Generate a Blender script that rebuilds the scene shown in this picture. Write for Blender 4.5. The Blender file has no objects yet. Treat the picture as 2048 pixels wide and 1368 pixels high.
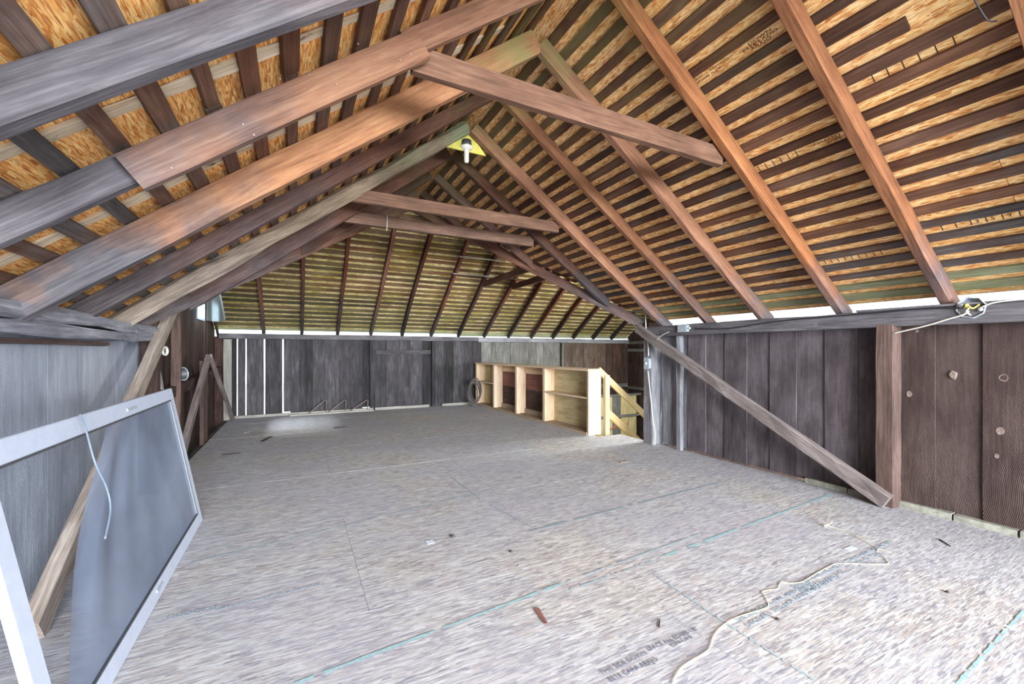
import bpy, bmesh, math, random
from mathutils import Vector, Matrix, noise as mnoise

random.seed(7)
scn = bpy.context.scene
COL = scn.collection
S = 0.86                      # everything below is measured with the eye 1.4 high, then scaled by S
H = 1.4
A = math.radians(27.2)
SA, CA = math.sin(A), math.cos(A)
FPX = 840.0

# ------------------------------------------------------------------ camera
cam_d = bpy.data.cameras.new('camera')
cam_d.sensor_width = 36
cam_d.lens = FPX / 2048 * 36
cam_d.shift_y = 18 / 2048
cam_d.clip_start = 0.02
cam = bpy.data.objects.new('camera', cam_d)
cam.location = (0, 0, H * S)
cam.rotation_euler = (math.radians(90), 0, -A)
COL.objects.link(cam)
scn.camera = cam

# ------------------------------------------------------------------ world, lights, exposure
scn.view_settings.view_transform = 'Standard'
scn.view_settings.look = 'None'
scn.view_settings.exposure = 0.12
scn.view_settings.gamma = 1.0
scn.view_settings.use_curve_mapping = False
world = bpy.data.worlds.new('overcast_sky')
scn.world = world
world.use_nodes = True
bg = world.node_tree.nodes['Background']
bg.inputs[0].default_value = (0.86, 0.93, 1.0, 1)
bg.inputs[1].default_value = 2.6
try:
    scn.cycles.sample_clamp_indirect = 4
    scn.cycles.max_bounces = 10
    scn.cycles.diffuse_bounces = 6
    scn.cycles.caustics_reflective = False
    scn.cycles.caustics_refractive = False
except Exception:
    pass


def area(name, loc, target, sx, sy, power, col):
    d = bpy.data.lights.new(name, 'AREA')
    d.shape = 'RECTANGLE'
    d.size, d.size_y = sx, sy
    d.energy = power
    d.color = col
    o = bpy.data.objects.new(name, d)
    o.location = loc
    o.rotation_euler = (Vector(target) - Vector(loc)).to_track_quat('-Z', 'Y').to_euler()
    COL.objects.link(o)
    return o


# daylight through the loft door in the gable behind the camera and the little gable window, plus two added fill lamps
area('daylight_loft_door', (1.4, -1.75, 1.25), (1.3, 6, 1.0), 4.2, 2.0, 68, (0.9, 0.95, 1.0))
area('daylight_gable_window', (-2.0, 7.75, 2.75), (-0.1, 7.7, 0.15), 0.5, 0.5, 550, (0.93, 0.97, 1.0))
area('fill_stair_wing', (6.4, 4.75, 1.1), (3.2, 8.2, 0.3), 2.4, 1.4, 300, (0.95, 0.99, 0.97))  # fill lamp added inside the closed wing to brighten the far end
area('fill_behind_door', (1.2, -7.5, 2.0), (1.2, 6, 0.9), 6.5, 3.4, 4300, (0.9, 0.95, 1.0))  # large lamp added outside so light falls off less along the loft

# ------------------------------------------------------------------ measuring helpers (photo pixel -> place in the loft)


def ray(px, py):
    u, v = (px - 1024) / FPX, (702 - py) / FPX
    return Vector((SA + CA * u, CA - SA * u, v))


def fp(px, py, z=0.0):
    r = ray(px, py)
    t = (z - H) / r.z
    return Vector((r.x * t, r.y * t, z))


def on_x(px, py, X):
    r = ray(px, py)
    t = X / r.x
    return Vector((X, r.y * t, H + r.z * t))


def on_y(px, py, Y):
    r = ray(px, py)
    t = Y / r.y
    return Vector((r.x * t, Y, H + r.z * t))


def on_plane(px, py, p0, n):
    r = ray(px, py)
    c = Vector((0, 0, H))
    t = (Vector(p0) - c).dot(n) / r.dot(n)
    return c + r * t


# ------------------------------------------------------------------ colour and node helpers


def lin(c):
    def f(x):
        x /= 255.0
        return x / 12.92 if x <= 0.04045 else ((x + 0.055) / 1.055) ** 2.4
    return (f(c[0]), f(c[1]), f(c[2]), 1)


class NT:
    def __init__(s, name):
        s.m = bpy.data.materials.new(name)
        s.m.use_nodes = True
        s.t = s.m.node_tree
        s.bsdf = s.t.nodes['Principled BSDF']
        s.out = s.t.nodes['Material Output']

    def n(s, typ, props=None, **ins):
        nd = s.t.nodes.new(typ)
        for k, v in (props or {}).items():
            setattr(nd, k, v)
        for k, v in ins.items():
            key = int(k[1:]) if k[0] == 'i' and k[1:].isdigit() else k.replace('_', ' ')
            s.put(nd.inputs[key], v)
        return nd

    def put(s, sock, v):
        if isinstance(v, bpy.types.NodeSocket):
            s.t.links.new(v, sock)
        elif isinstance(v, bpy.types.Node):
            s.t.links.new(v.outputs[0], sock)
        else:
            sock.default_value = v

    def math(s, op, a, b=0.0, clamp=False):
        return s.n('ShaderNodeMath', {'operation': op, 'use_clamp': clamp}, i0=a, i1=b).outputs[0]

    def mix(s, f, a, b, blend='MIX'):
        nd = s.t.nodes.new('ShaderNodeMix')
        nd.data_type = 'RGBA'
        nd.blend_type = blend
        s.put(nd.inputs[0], f)
        s.put(nd.inputs[6], a)
        s.put(nd.inputs[7], b)
        return nd.outputs[2]

    def ramp(s, f, stops, interp='LINEAR'):
        nd = s.t.nodes.new('ShaderNodeValToRGB')
        cr = nd.color_ramp
        cr.interpolation = interp
        while len(cr.elements) < len(stops):
            cr.elements.new(0.5)
        for e, (p, c) in zip(cr.elements, stops):
            e.position = p
            e.color = c if len(c) == 4 else (*c, 1)
        s.put(nd.inputs[0], f)
        return nd.outputs[0]

    def maprange(s, v, a, b, c=0.0, d=1.0):
        return s.n('ShaderNodeMapRange', None, i0=v, i1=a, i2=b, i3=c, i4=d).outputs[0]

    def mapping(s, vec, scale=(1, 1, 1), rot=(0, 0, 0), loc=(0, 0, 0)):
        return s.n('ShaderNodeMapping', None, Vector=vec, Location=loc, Rotation=rot, Scale=scale).outputs[0]

    def noise(s, vec, scale=1.0, detail=3, rough=0.55, dist=0.0):
        return s.n('ShaderNodeTexNoise', None, Vector=vec, Scale=scale, Detail=detail, Roughness=rough, Distortion=dist).outputs[0]

    def finish(s, col, rough=0.85, bump=None, strength=0.3, dist=0.01, spec=0.25):
        s.put(s.bsdf.inputs['Base Color'], col)
        s.put(s.bsdf.inputs['Roughness'], rough)
        s.bsdf.inputs['Specular IOR Level'].default_value = spec
        if bump is not None:
            b = s.n('ShaderNodeBump', None, Strength=strength, Distance=dist, Height=bump)
            s.put(s.bsdf.inputs['Normal'], b)
        return s.m


def wood(name, pal, *a, streak=1.0, **k):
    return _wood(name, pal, *a, streak=streak, **k)


def _wood(name, pal, pal2=None, z2=(1.4, 2.4), moss=None, moss_z=(3.0, 3.4), moss_amt=0.5, grain=16.0, saw=0.0,
         rough=0.82, vary=0.35, bump=0.35, spots=None, noisemix=0.8, spec=0.25, streak=1.0):
    """pal: dark, mid, light. pal2: colours the timber takes on higher up (less weathered)."""
    t = NT(name)
    tc = t.n('ShaderNodeTexCoord')
    oi = t.n('ShaderNodeObjectInfo')
    rnd = oi.outputs['Random']
    off = t.n('ShaderNodeVectorMath', {'operation': 'SCALE'}, i0=(31.0, 17.0, 23.0), Scale=rnd).outputs[0]
    co = t.n('ShaderNodeVectorMath', {'operation': 'ADD'}, i0=tc.outputs['Object'], i1=off).outputs[0]
    warp = t.noise(t.mapping(co, (1.5, 5, 5)), 1.0, 2)
    wv = t.n('ShaderNodeVectorMath', {'operation': 'SCALE'}, i0=(0.0, 0.05, 0.05), Scale=warp).outputs[0]
    cw = t.n('ShaderNodeVectorMath', {'operation': 'ADD'}, i0=co, i1=wv).outputs[0]
    g1 = t.noise(t.mapping(cw, (3.0, grain * 4.5, grain * 4.5)), 1.0, 5, 0.65)
    g2 = t.noise(t.mapping(cw, (4.0, grain * 9, grain * 9)), 1.0, 3, 0.65)
    bl = t.noise(t.mapping(co, (2.4, 6.0, 6.0)), 1.0, 5, 0.62)
    f = t.math('ADD', t.math('MULTIPLY', g1, 0.42), t.math('MULTIPLY', bl, 0.42))
    f = t.math('ADD', f, t.math('MULTIPLY', g2, 0.2))
    f = t.math('ADD', t.math('MULTIPLY', f, streak), 0.52 * (1 - streak))
    if saw:
        sc = t.n('ShaderNodeVectorMath', {'operation': 'ADD'}, i0=tc.outputs['Object'],
                 i1=t.n('ShaderNodeCombineXYZ', None, X=t.math('MULTIPLY_ADD', rnd, 1.2, ), Y=0.62, Z=0.0).outputs[0]).outputs[0]
        rg = t.n('ShaderNodeTexWave', {'wave_type': 'RINGS', 'rings_direction': 'SPHERICAL'}, Vector=sc, Scale=36.0,
                 Distortion=3.0, Detail=3.0, Detail_Scale=2.5)
        sw = rg.outputs['Fac'] if 'Fac' in rg.outputs else rg.outputs[1]
        swm = t.math('MULTIPLY', sw, t.maprange(bl, 0.35, 0.6, 0.2, 1.0))
        f = t.math('ADD', f, t.math('MULTIPLY', swm, 0.15 * saw))
        f = t.math('SUBTRACT', f, 0.05 * saw)
    def pr(p):
        return t.ramp(f, [(0.33, lin(p[0])), (0.52, lin(p[1])), (0.72, lin(p[2]))])
    col = pr(pal)
    geo = t.n('ShaderNodeNewGeometry')
    sep = t.n('ShaderNodeSeparateXYZ', None, i0=geo.outputs['Position'])
    z = sep.outputs['Z']
    wn = t.noise(t.mapping(geo.outputs['Position'], (1.7, 1.7, 1.7)), 1.0, 4, 0.6)
    if pal2:
        zz = t.math('ADD', z, t.math('MULTIPLY', t.math('SUBTRACT', wn, 0.5), noisemix * 2.2))
        zz = t.math('ADD', zz, t.math('MULTIPLY', t.math('SUBTRACT', rnd, 0.5), noisemix * 0.5))
        col = t.mix(t.maprange(zz, z2[0] * S, z2[1] * S), col, pr(pal2))
    if moss:
        mf = t.maprange(t.math('ADD', t.math('MULTIPLY', z, 1 / S), t.math('MULTIPLY', t.math('SUBTRACT', wn, 0.5), 1.4)), moss_z[0], moss_z[1], 0.0, moss_amt)
        mf = t.math('MULTIPLY', mf, t.maprange(bl, 0.38, 0.55))
        col = t.mix(mf, col, lin(moss))
    if spots:
        sp = t.noise(t.mapping(co, (9, 14, 14)), 1.0, 5, 0.7)
        col = t.mix(t.maprange(sp, 0.6, 0.72), col, lin(spots))
    hv = t.n('ShaderNodeHueSaturation', None, Saturation=t.math('MULTIPLY_ADD', rnd, 0.3, ), Value=t.maprange(rnd, 0, 1, 1 - vary * 0.7, 1 + vary * 0.7), Color=col)
    sat = t.maprange(t.n('ShaderNodeTexWhiteNoise', {'noise_dimensions': '1D'}, W=rnd).outputs[0], 0, 1, 0.82, 1.02)
    t.put(hv.inputs['Saturation'], sat)
    h = t.math('ADD', t.math('MULTIPLY', g1, 0.7), t.math('MULTIPLY', g2, 0.5))
    if saw:
        h = t.math('ADD', h, t.math('MULTIPLY', swm, 0.6 * saw))
    return t.finish(hv.outputs[0], rough, h, bump, 0.006, spec)


def osb(name, pal, length=0.10, width=0.016, sliver=True, dust=None, dust_amt=0.5, moss=None, moss_amt=0.0, rough=0.8, warm=None, seed=0.0, spread=0.35, sat=1.0):
    t = NT(name)
    tc = t.n('ShaderNodeTexCoord')
    rnd = t.n('ShaderNodeObjectInfo').outputs['Random']
    off = t.n('ShaderNodeVectorMath', {'operation': 'SCALE'}, i0=(13.0, 29.0, 0.0), Scale=rnd).outputs[0]
    co = t.n('ShaderNodeVectorMath', {'operation': 'ADD'}, i0=tc.outputs['Object'], i1=off).outputs[0]
    wn = t.n('ShaderNodeTexNoise', None, Vector=co, Scale=14.0, Detail=2.0)
    wv = t.n('ShaderNodeVectorMath', {'operation': 'SCALE'}, i0=wn.outputs['Color'], Scale=0.008).outputs[0]
    co2 = t.n('ShaderNodeVectorMath', {'operation': 'ADD'}, i0=co, i1=wv).outputs[0]
    col = None
    hgt = None
    stops = [(i / (len(pal) - 1), lin(c)) for i, c in enumerate(pal)]
    layers = [(0.0, 1.0, 0), (spread, 0.8, 0.42), (-spread * 1.1, 0.9, 0.5), (spread * 2.6, 0.65, 0.66), (-0.12, 0.55, 0.6)]
    for i, (ang, k, thr) in enumerate(layers):
        mp = t.mapping(co2, (1 / (length * k), 1 / (width * k * 1.3), 1), (0, 0, ang), (3.7 * i + seed, 1.9 * i, 0))
        vo = t.n('ShaderNodeTexVoronoi', {'voronoi_dimensions': '2D'}, Vector=mp, Scale=1.0, Randomness=1.0)
        sp = t.n('ShaderNodeSeparateColor', None, i0=vo.outputs['Color'])
        gr = t.noise(t.mapping(mp, (0.7, 5, 1)), 1.0, 2)
        val = t.math('ADD', sp.outputs[0], t.math('MULTIPLY', t.math('SUBTRACT', gr, 0.5), 0.35))
        c = t.ramp(val, stops)
        if col is None:
            col, hgt = c, sp.outputs[0]
        else:
            m = t.maprange(sp.outputs[1], thr, thr + 0.02)
            col = t.mix(m, col, c)
            hgt = t.n('ShaderNodeMix', None, i0=m, i2=hgt, i3=sp.outputs[0]).outputs[0]
    for i, (ang, thr, hi) in enumerate(((0.3, 0.80, 1), (-0.5, 0.84, 0), (1.1, 0.88, 1))):
        mp = t.mapping(co2, (1 / (length * 0.55), 1 / (width * 0.28), 1), (0, 0, ang * (1 + spread)), (5.1 * i + seed, 7.7 * i, 0))
        vo = t.n('ShaderNodeTexVoronoi', {'voronoi_dimensions': '2D'}, Vector=mp, Scale=1.0, Randomness=1.0)
        sp = t.n('ShaderNodeSeparateColor', None, i0=vo.outputs['Color'])
        m = t.maprange(sp.outputs[1], thr, thr + 0.02, 0.0, 0.6)
        col = t.mix(m, col, stops[3][1] if hi else stops[0][1])
    fine = t.noise(t.mapping(co, (30, 60, 1)), 1.0, 4, 0.7)
    geo = t.n('ShaderNodeNewGeometry')
    pn = t.noise(t.mapping(geo.outputs['Position'], (0.8, 0.8, 0.8)), 1.0, 4, 0.6)
    if warm:
        w = t.maprange(pn, 0.5, 0.66, 0.0, 0.6)
        col = t.mix(w, col, lin(warm), 'MULTIPLY')
    if dust:
        d = t.math('MULTIPLY', t.maprange(t.math('ADD', pn, t.math('MULTIPLY', fine, 0.25)), 0.42, 0.75, 0.35, 1.0), dust_amt)
        col = t.mix(d, col, lin(dust))
    if moss:
        col = t.mix(t.maprange(t.noise(t.mapping(geo.outputs['Position'], (2.2, 2.2, 2.2)), 1.0, 5, 0.7), 0.42, 0.62, 0.0, moss_amt), col, lin(moss), 'MULTIPLY')
    bright = t.maprange(fine, 0.3, 0.7, 0.88, 1.1)
    hv = t.n('ShaderNodeHueSaturation', None, Saturation=sat, Value=bright, Color=col)
    return t.finish(hv.outputs[0], rough, t.math('ADD', hgt, t.math('MULTIPLY', fine, 0.6)), 0.25, 0.003, 0.3)


def plain(name, c, rough=0.5, metal=0.0, vary=0.12, scale=30.0, spec=0.4, bump=0.08):
    t = NT(name)
    tc = t.n('ShaderNodeTexCoord')
    nz = t.noise(tc.outputs['Object'], scale, 4, 0.6)
    a = [max(0, x * (1 - vary)) for x in lin(c)[:3]]
    b = [min(1, x * (1 + vary)) for x in lin(c)[:3]]
    col = t.ramp(nz, [(0.3, a), (0.7, b)])
    t.bsdf.inputs['Metallic'].default_value = metal
    return t.finish(col, rough, nz, bump, 0.002, spec)


M = {}
REDB = ((52, 26, 18), (104, 58, 38), (150, 92, 60))
GREYB = ((46, 43, 47), (86, 82, 87), (124, 119, 123))
M['rafter'] = wood('rafter_wood', GREYB, ((80, 48, 30), (132, 84, 52), (164, 116, 76)), (1.75, 2.5), (104, 108, 52), (3.6, 4.1), 0.6)
M['rafter_orange'] = wood('orange_rafter_wood', GREYB, ((100, 58, 26), (162, 100, 44), (196, 140, 76)), (1.9, 2.5), (132, 130, 66), (3.5, 3.9), 0.75)
M['rafter_grey'] = wood('grey_rafter_wood', GREYB, ((66, 52, 52), (110, 94, 94), (146, 128, 124)), (2.0, 3.2))
M['rafter_log'] = wood('log_rafter_wood', ((70, 62, 58), (120, 108, 98), (160, 148, 132)), ((66, 54, 46), (112, 96, 80), (150, 134, 112)), (2.0, 3.2), (110, 122, 92), (3.2, 3.7), 0.8)
M['rafter_dark'] = wood('dark_rafter_wood', ((42, 38, 40), (78, 71, 73), (116, 106, 106)), ((46, 27, 20), (90, 58, 44), (128, 88, 66)), (2.0, 2.9), (78, 80, 44), (3.4, 3.9), 0.5)
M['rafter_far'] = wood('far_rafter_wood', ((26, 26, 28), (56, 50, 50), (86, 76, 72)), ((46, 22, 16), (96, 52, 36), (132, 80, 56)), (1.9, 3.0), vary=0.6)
M['batten'] = wood('batten_wood', ((50, 47, 47), (88, 82, 81), (130, 122, 116)), ((48, 29, 20), (90, 60, 44), (126, 90, 68)), (1.9, 2.5), (92, 96, 52), (3.3, 3.9), 0.5, vary=0.5, noisemix=1.3)
M['batten_low'] = wood('mossy_batten_wood', ((76, 78, 58), (134, 134, 108), (190, 188, 160)), moss=(118, 130, 76), moss_z=(1.0, 1.6), moss_amt=0.35)
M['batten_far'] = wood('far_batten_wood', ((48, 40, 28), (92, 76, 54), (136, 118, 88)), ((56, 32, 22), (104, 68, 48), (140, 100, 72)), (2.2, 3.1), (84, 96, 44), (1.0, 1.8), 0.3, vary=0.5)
M['pale_strip'] = wood('pale_strip_wood', ((120, 98, 74), (204, 184, 152), (240, 226, 200)), vary=0.1, spots=(90, 74, 58))
M['tie'] = wood('collar_tie_wood', ((62, 44, 34), (106, 74, 56), (140, 106, 84)), vary=0.12)
M['plate'] = wood('wall_plate_wood', ((56, 53, 57), (98, 94, 99), (142, 137, 140)), vary=0.2)
M['plate_left'] = wood('dusty_plate_wood', ((70, 70, 78), (118, 119, 128), (168, 168, 176)), vary=0.2)
M['post'] = wood('post_wood', ((54, 41, 38), (90, 71, 65), (128, 104, 95)), vary=0.15)
M['post_grey'] = wood('grey_post_wood', ((70, 70, 74), (122, 122, 128), (172, 172, 174)), vary=0.15)
M['brace'] = wood('brace_wood', ((72, 63, 60), (118, 107, 104), (162, 151, 146)), vary=0.1)
M['brace_pale'] = wood('pale_brace_wood', ((96, 82, 74), (146, 132, 122), (190, 180, 170)), vary=0.1)
M['wall_r'] = wood('right_wall_wood', ((44, 38, 41), (88, 80, 84), (140, 132, 138)), vary=0.3, streak=0.5, saw=1.0, grain=10, rough=0.7, bump=0.5)
M['wall_rb'] = wood('brown_wall_wood', ((38, 29, 28), (76, 60, 56), (112, 92, 86)), vary=0.2, streak=0.5, saw=1.0, grain=9, rough=0.65, bump=0.5, spots=None)
M['wall_l'] = wood('left_wall_wood', ((104, 107, 118), (146, 152, 165), (186, 193, 206)), vary=0.05, streak=0.5, saw=0.7, grain=7, rough=0.8, bump=0.4)
M['wall_far'] = wood('far_wall_wood', ((32, 32, 34), (62, 59, 62), (98, 94, 98)), vary=0.75, grain=9)
M['wall_farg'] = wood('grey_far_wall_wood', ((62, 60, 56), (104, 102, 98), (150, 148, 142)), vary=0.2, grain=9)
M['wall_farb'] = wood('brown_far_wall_wood', ((54, 40, 34), (92, 76, 66), (134, 118, 104)), vary=0.25, grain=9)
M['wall_g'] = wood('gable_wood', ((34, 24, 22), (68, 50, 44), (104, 80, 70)), vary=0.3, grain=9)
M['pine'] = wood('new_pine_wood', ((176, 142, 112), (208, 180, 148), (224, 204, 176)), vary=0.08, grain=8, rough=0.6, bump=0.12)
M['pine_y'] = wood('yellow_pine_wood', ((170, 142, 92), (206, 182, 128), (226, 208, 160)), vary=0.08, grain=8, rough=0.6, bump=0.12)
M['pine_dirty'] = wood('dusty_pine_wood', ((120, 100, 80), (160, 140, 118), (186, 172, 152)), vary=0.1, grain=8)
M['ply'] = wood('plywood', ((140, 124, 84), (184, 168, 124), (212, 198, 156)), vary=0.08, grain=5, bump=0.15)
M['sillw'] = wood('pale_sill_wood', ((108, 104, 98), (150, 146, 138), (184, 180, 170)), vary=0.15)
M['foundation'] = plain('pale_footing', (150, 150, 138), 0.95, vary=0.35, scale=25, bump=0.6)
M['osb_r'] = osb('roof_osb', [(172, 104, 52), (224, 162, 98), (242, 190, 126), (250, 216, 162), (234, 172, 108), (212, 142, 80)], 0.075, 0.012, spread=0.6, moss=(210, 205, 110), moss_amt=0.25)
M['osb_l'] = osb('orange_roof_osb', [(170, 98, 44), (216, 146, 74), (236, 174, 98), (244, 202, 136), (222, 150, 78), (198, 122, 56)], 0.07, 0.010, spread=0.75)
M['osb_f'] = osb('mossy_roof_osb', [(150, 120, 80), (184, 158, 110), (204, 182, 134), (222, 204, 160), (176, 148, 98)], 0.085, 0.014, moss=(176, 186, 84), moss_amt=0.8)
M['osb_floor'] = osb('floor_osb', [(108, 88, 74), (168, 154, 138), (190, 180, 164), (212, 206, 194), (228, 224, 214), (190, 168, 140), (142, 126, 114), (196, 188, 176)], 0.10, 0.010,
                     dust=(162, 178, 206), dust_amt=0.54, warm=(255, 222, 186), spread=0.4)
M['white_metal'] = plain('white_aluminium', (186, 195, 213), 0.4, 0.0, 0.05)
M['steel'] = plain('galvanised_steel', (176, 188, 196), 0.45, 0.3, 0.3, 60)
M['cable_w'] = plain('pale_cable', (206, 200, 190), 0.5)
M['cable_k'] = plain('black_cable', (44, 42, 46), 0.5)
M['cable_coil'] = plain('dusty_dark_cable', (96, 88, 86), 0.6)
M['cable_g'] = plain('grey_cable', (96, 108, 122), 0.5)
M['string'] = plain('yellow_string', (236, 228, 192), 0.9)
M['white_pl'] = plain('white_ceramic', (224, 222, 212), 0.35)
M['yellow_bd'] = plain('yellow_board', (206, 196, 96), 0.8, vary=0.2, scale=8)
M['rust'] = plain('rusty_steel', (150, 134, 124), 0.7, 0.4)
M['black_ink'] = plain('black_ink', (62, 44, 30), 0.9, vary=0.4, scale=80)
M['grey_ink'] = plain('grey_ink', (112, 114, 128), 0.9, vary=0.3, scale=80)
M['teal_ink'] = plain('teal_ink', (158, 176, 184), 0.9, vary=0.2, scale=60)
M['teal_ink_bold'] = plain('bold_teal_ink', (150, 184, 190), 0.9, vary=0.2, scale=60)
M['blue_ink'] = plain('blue_grey_ink', (140, 156, 168), 0.9, vary=0.25, scale=80)
M['mud'] = plain('pale_mud', (128, 112, 104), 0.95, vary=0.4, scale=50, bump=0.8)
M['bark'] = plain('dark_splinter', (62, 56, 54), 0.9, vary=0.3)
M['paper'] = plain('white_label', (206, 214, 228), 0.7)
M['orange_twine'] = plain('orange_twine', (214, 112, 74), 0.9)
M['ground'] = plain('outside_gravel_and_grass', (206, 206, 194), 0.95, vary=0.35, scale=3, bump=0.5)
M['concrete'] = plain('lower_floor_concrete', (84, 80, 76), 0.95, vary=0.3, scale=3)
M['shingle'] = plain('asphalt_roofing', (190, 190, 188), 0.95, vary=0.3, scale=40)
M['red_brown'] = wood('red_brown_board_wood', ((96, 54, 44), (134, 84, 70), (160, 110, 92)), vary=0.1)
M['tin'] = plain('dull_tin', (92, 94, 96), 0.5, 0.5)

# translucent screen, window glass and plastic
t = NT('insect_screen')
tc = t.n('ShaderNodeTexCoord')
blot = t.noise(t.mapping(tc.outputs['Object'], (1.5, 1.5, 1.5)), 1.0, 4)
t.put(t.bsdf.inputs['Base Color'], t.ramp(blot, [(0.3, lin((104, 116, 138))), (0.7, lin((134, 148, 172)))]))
t.bsdf.inputs['Roughness'].default_value = 0.6
tr = t.n('ShaderNodeBsdfTransparent')
mx = t.n('ShaderNodeMixShader', None, i0=t.maprange(blot, 0.2, 0.8, 0.62, 0.8), i1=tr, i2=t.bsdf)
t.t.links.new(mx.outputs[0], t.out.inputs[0])
M['screen'] = t.m
t = NT('milky_plastic')
t.put(t.bsdf.inputs['Base Color'], lin((190, 200, 204)))
t.bsdf.inputs['Roughness'].default_value = 0.4
tr = t.n('ShaderNodeBsdfTranslucent', None, Color=lin((158, 168, 172)))
mx = t.n('ShaderNodeMixShader', None, i0=0.55, i1=t.bsdf, i2=tr)
t.t.links.new(mx.outputs[0], t.out.inputs[0])
M['plastic'] = t.m
t = NT('window_glass')
gl = t.n('ShaderNodeBsdfGlossy', None, Roughness=0.05)
tr = t.n('ShaderNodeBsdfTransparent', None, Color=(0.95, 0.97, 0.97, 1))
mx = t.n('ShaderNodeMixShader', None, i0=0.06, i1=tr, i2=gl)
t.t.links.new(mx.outputs[0], t.out.inputs[0])
M['glass'] = t.m

# ------------------------------------------------------------------ object helpers
W = {}          # world matrix of every object, before scaling


def link(o, mw, parent=None):
    W[o] = mw
    if parent is not None:
        o.parent = parent
        o.matrix_basis = W[parent].inverted() @ mw
    else:
        o.matrix_basis = mw
    COL.objects.link(o)
    return o


def tag(o, label=None, cat=None, group=None, kind=None):
    if label:
        o['label'] = label
    if cat:
        o['category'] = cat
    if group:
        o['group'] = group
    if kind:
        o['kind'] = kind
    return o


def empty(name, loc=(0, 0, 0), label=None, cat=None, group=None, kind=None):
    o = bpy.data.objects.new(name, None)
    o.empty_display_size = 0.1
    link(o, Matrix.Translation(Vector(loc)))
    return tag(o, label, cat, group, kind)


def frame(a, b, up):
    a, b = Vector(a), Vector(b)
    x = (b - a).normalized()
    z = Vector(up) - Vector(up).dot(x) * x
    if z.length < 1e-5:
        z = Vector((0, 1, 0)) - x.y * x
    z.normalize()
    y = z.cross(x)
    m = Matrix((x, y, z)).transposed().to_4x4()
    m.translation = (a + b) / 2
    return m, (b - a).length


def mesh_obj(name, bm, mat, mw, parent=None, smooth=False):
    me = bpy.data.meshes.new(name)
    bmesh.ops.recalc_face_normals(bm, faces=bm.faces)
    bm.to_mesh(me)
    bm.free()
    me.materials.append(mat)
    if smooth:
        me.shade_smooth()
    o = bpy.data.objects.new(name, me)
    return link(o, mw, parent)


def beam(name, a, b, w, t_, mat, parent=None, up=(0, 0, 1), segs=1, jit=0.0, ch=0.0, clips=(), bow=0.0, bowz=0.0, taper=1.0):
    """a sawn timber from a to b, w across, t_ deep along up; clips: (point, normal) world planes, the side the normal points to is cut off"""
    m, L = frame(a, b, up)
    bm = bmesh.new()
    if ch > 0:
        c = ch
        prof = [(-w / 2 + c, -t_ / 2), (w / 2 - c, -t_ / 2), (w / 2, -t_ / 2 + c), (w / 2, t_ / 2 - c), (w / 2 - c, t_ / 2), (-w / 2 + c, t_ / 2), (-w / 2, t_ / 2 - c), (-w / 2, -t_ / 2 + c)]
    else:
        prof = [(-w / 2, -t_ / 2), (w / 2, -t_ / 2), (w / 2, t_ / 2), (-w / 2, t_ / 2)]
    rings = []
    sd = random.random() * 100
    for i in range(segs + 1):
        f = i / segs
        x = (f - 0.5) * L
        k = 1 + (taper - 1) * f
        ring = []
        for j, (py, pz) in enumerate(prof):
            ny = mnoise.noise(Vector((f * L * 3.1, j * 3.3, sd))) * jit
            nz = mnoise.noise(Vector((f * L * 3.1, j * 3.3 + 50, sd))) * jit
            bb = math.sin(f * math.pi)
            ring.append(bm.verts.new((x, py * k + ny + bow * bb, pz * k + nz + bowz * bb)))
        rings.append(ring)
    n = len(prof)
    for i in range(segs):
        for j in range(n):
            bm.faces.new((rings[i][j], rings[i][(j + 1) % n], rings[i + 1][(j + 1) % n], rings[i + 1][j]))
    bm.faces.new(rings[0][::-1])
    bm.faces.new(rings[-1])
    if clips:
        inv = m.inverted()
        for p, nn in clips:
            lp = inv @ Vector(p)
            ln = inv.to_3x3() @ Vector(nn)
            r = bmesh.ops.bisect_plane(bm, geom=bm.verts[:] + bm.edges[:] + bm.faces[:], plane_co=lp, plane_no=ln, clear_outer=True)
            ed = [e for e in r['geom_cut'] if isinstance(e, bmesh.types.BMEdge)]
            if ed:
                bmesh.ops.contextual_create(bm, geom=ed)
            if not bm.verts:
                bm.free()
                return None
    return mesh_obj(name, bm, mat, m, parent)


def box(name, x0, x1, y0, y1, z0, z1, mat, parent=None):
    """an upright box; its long axis is the local x axis so that the grain runs along it"""
    d = (x1 - x0, y1 - y0, z1 - z0)
    c = Vector(((x0 + x1) / 2, (y0 + y1) / 2, (z0 + z1) / 2))
    k = d.index(max(d))
    ax = [Vector((1, 0, 0)), Vector((0, 1, 0)), Vector((0, 0, 1))][k]
    h = ax * d[k] / 2
    if k == 2:
        return beam(name, c - h, c + h, d[0], d[1], mat, parent, (0, 1, 0))
    return beam(name, c - h, c + h, d[1 - k], d[2], mat, parent)


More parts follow.
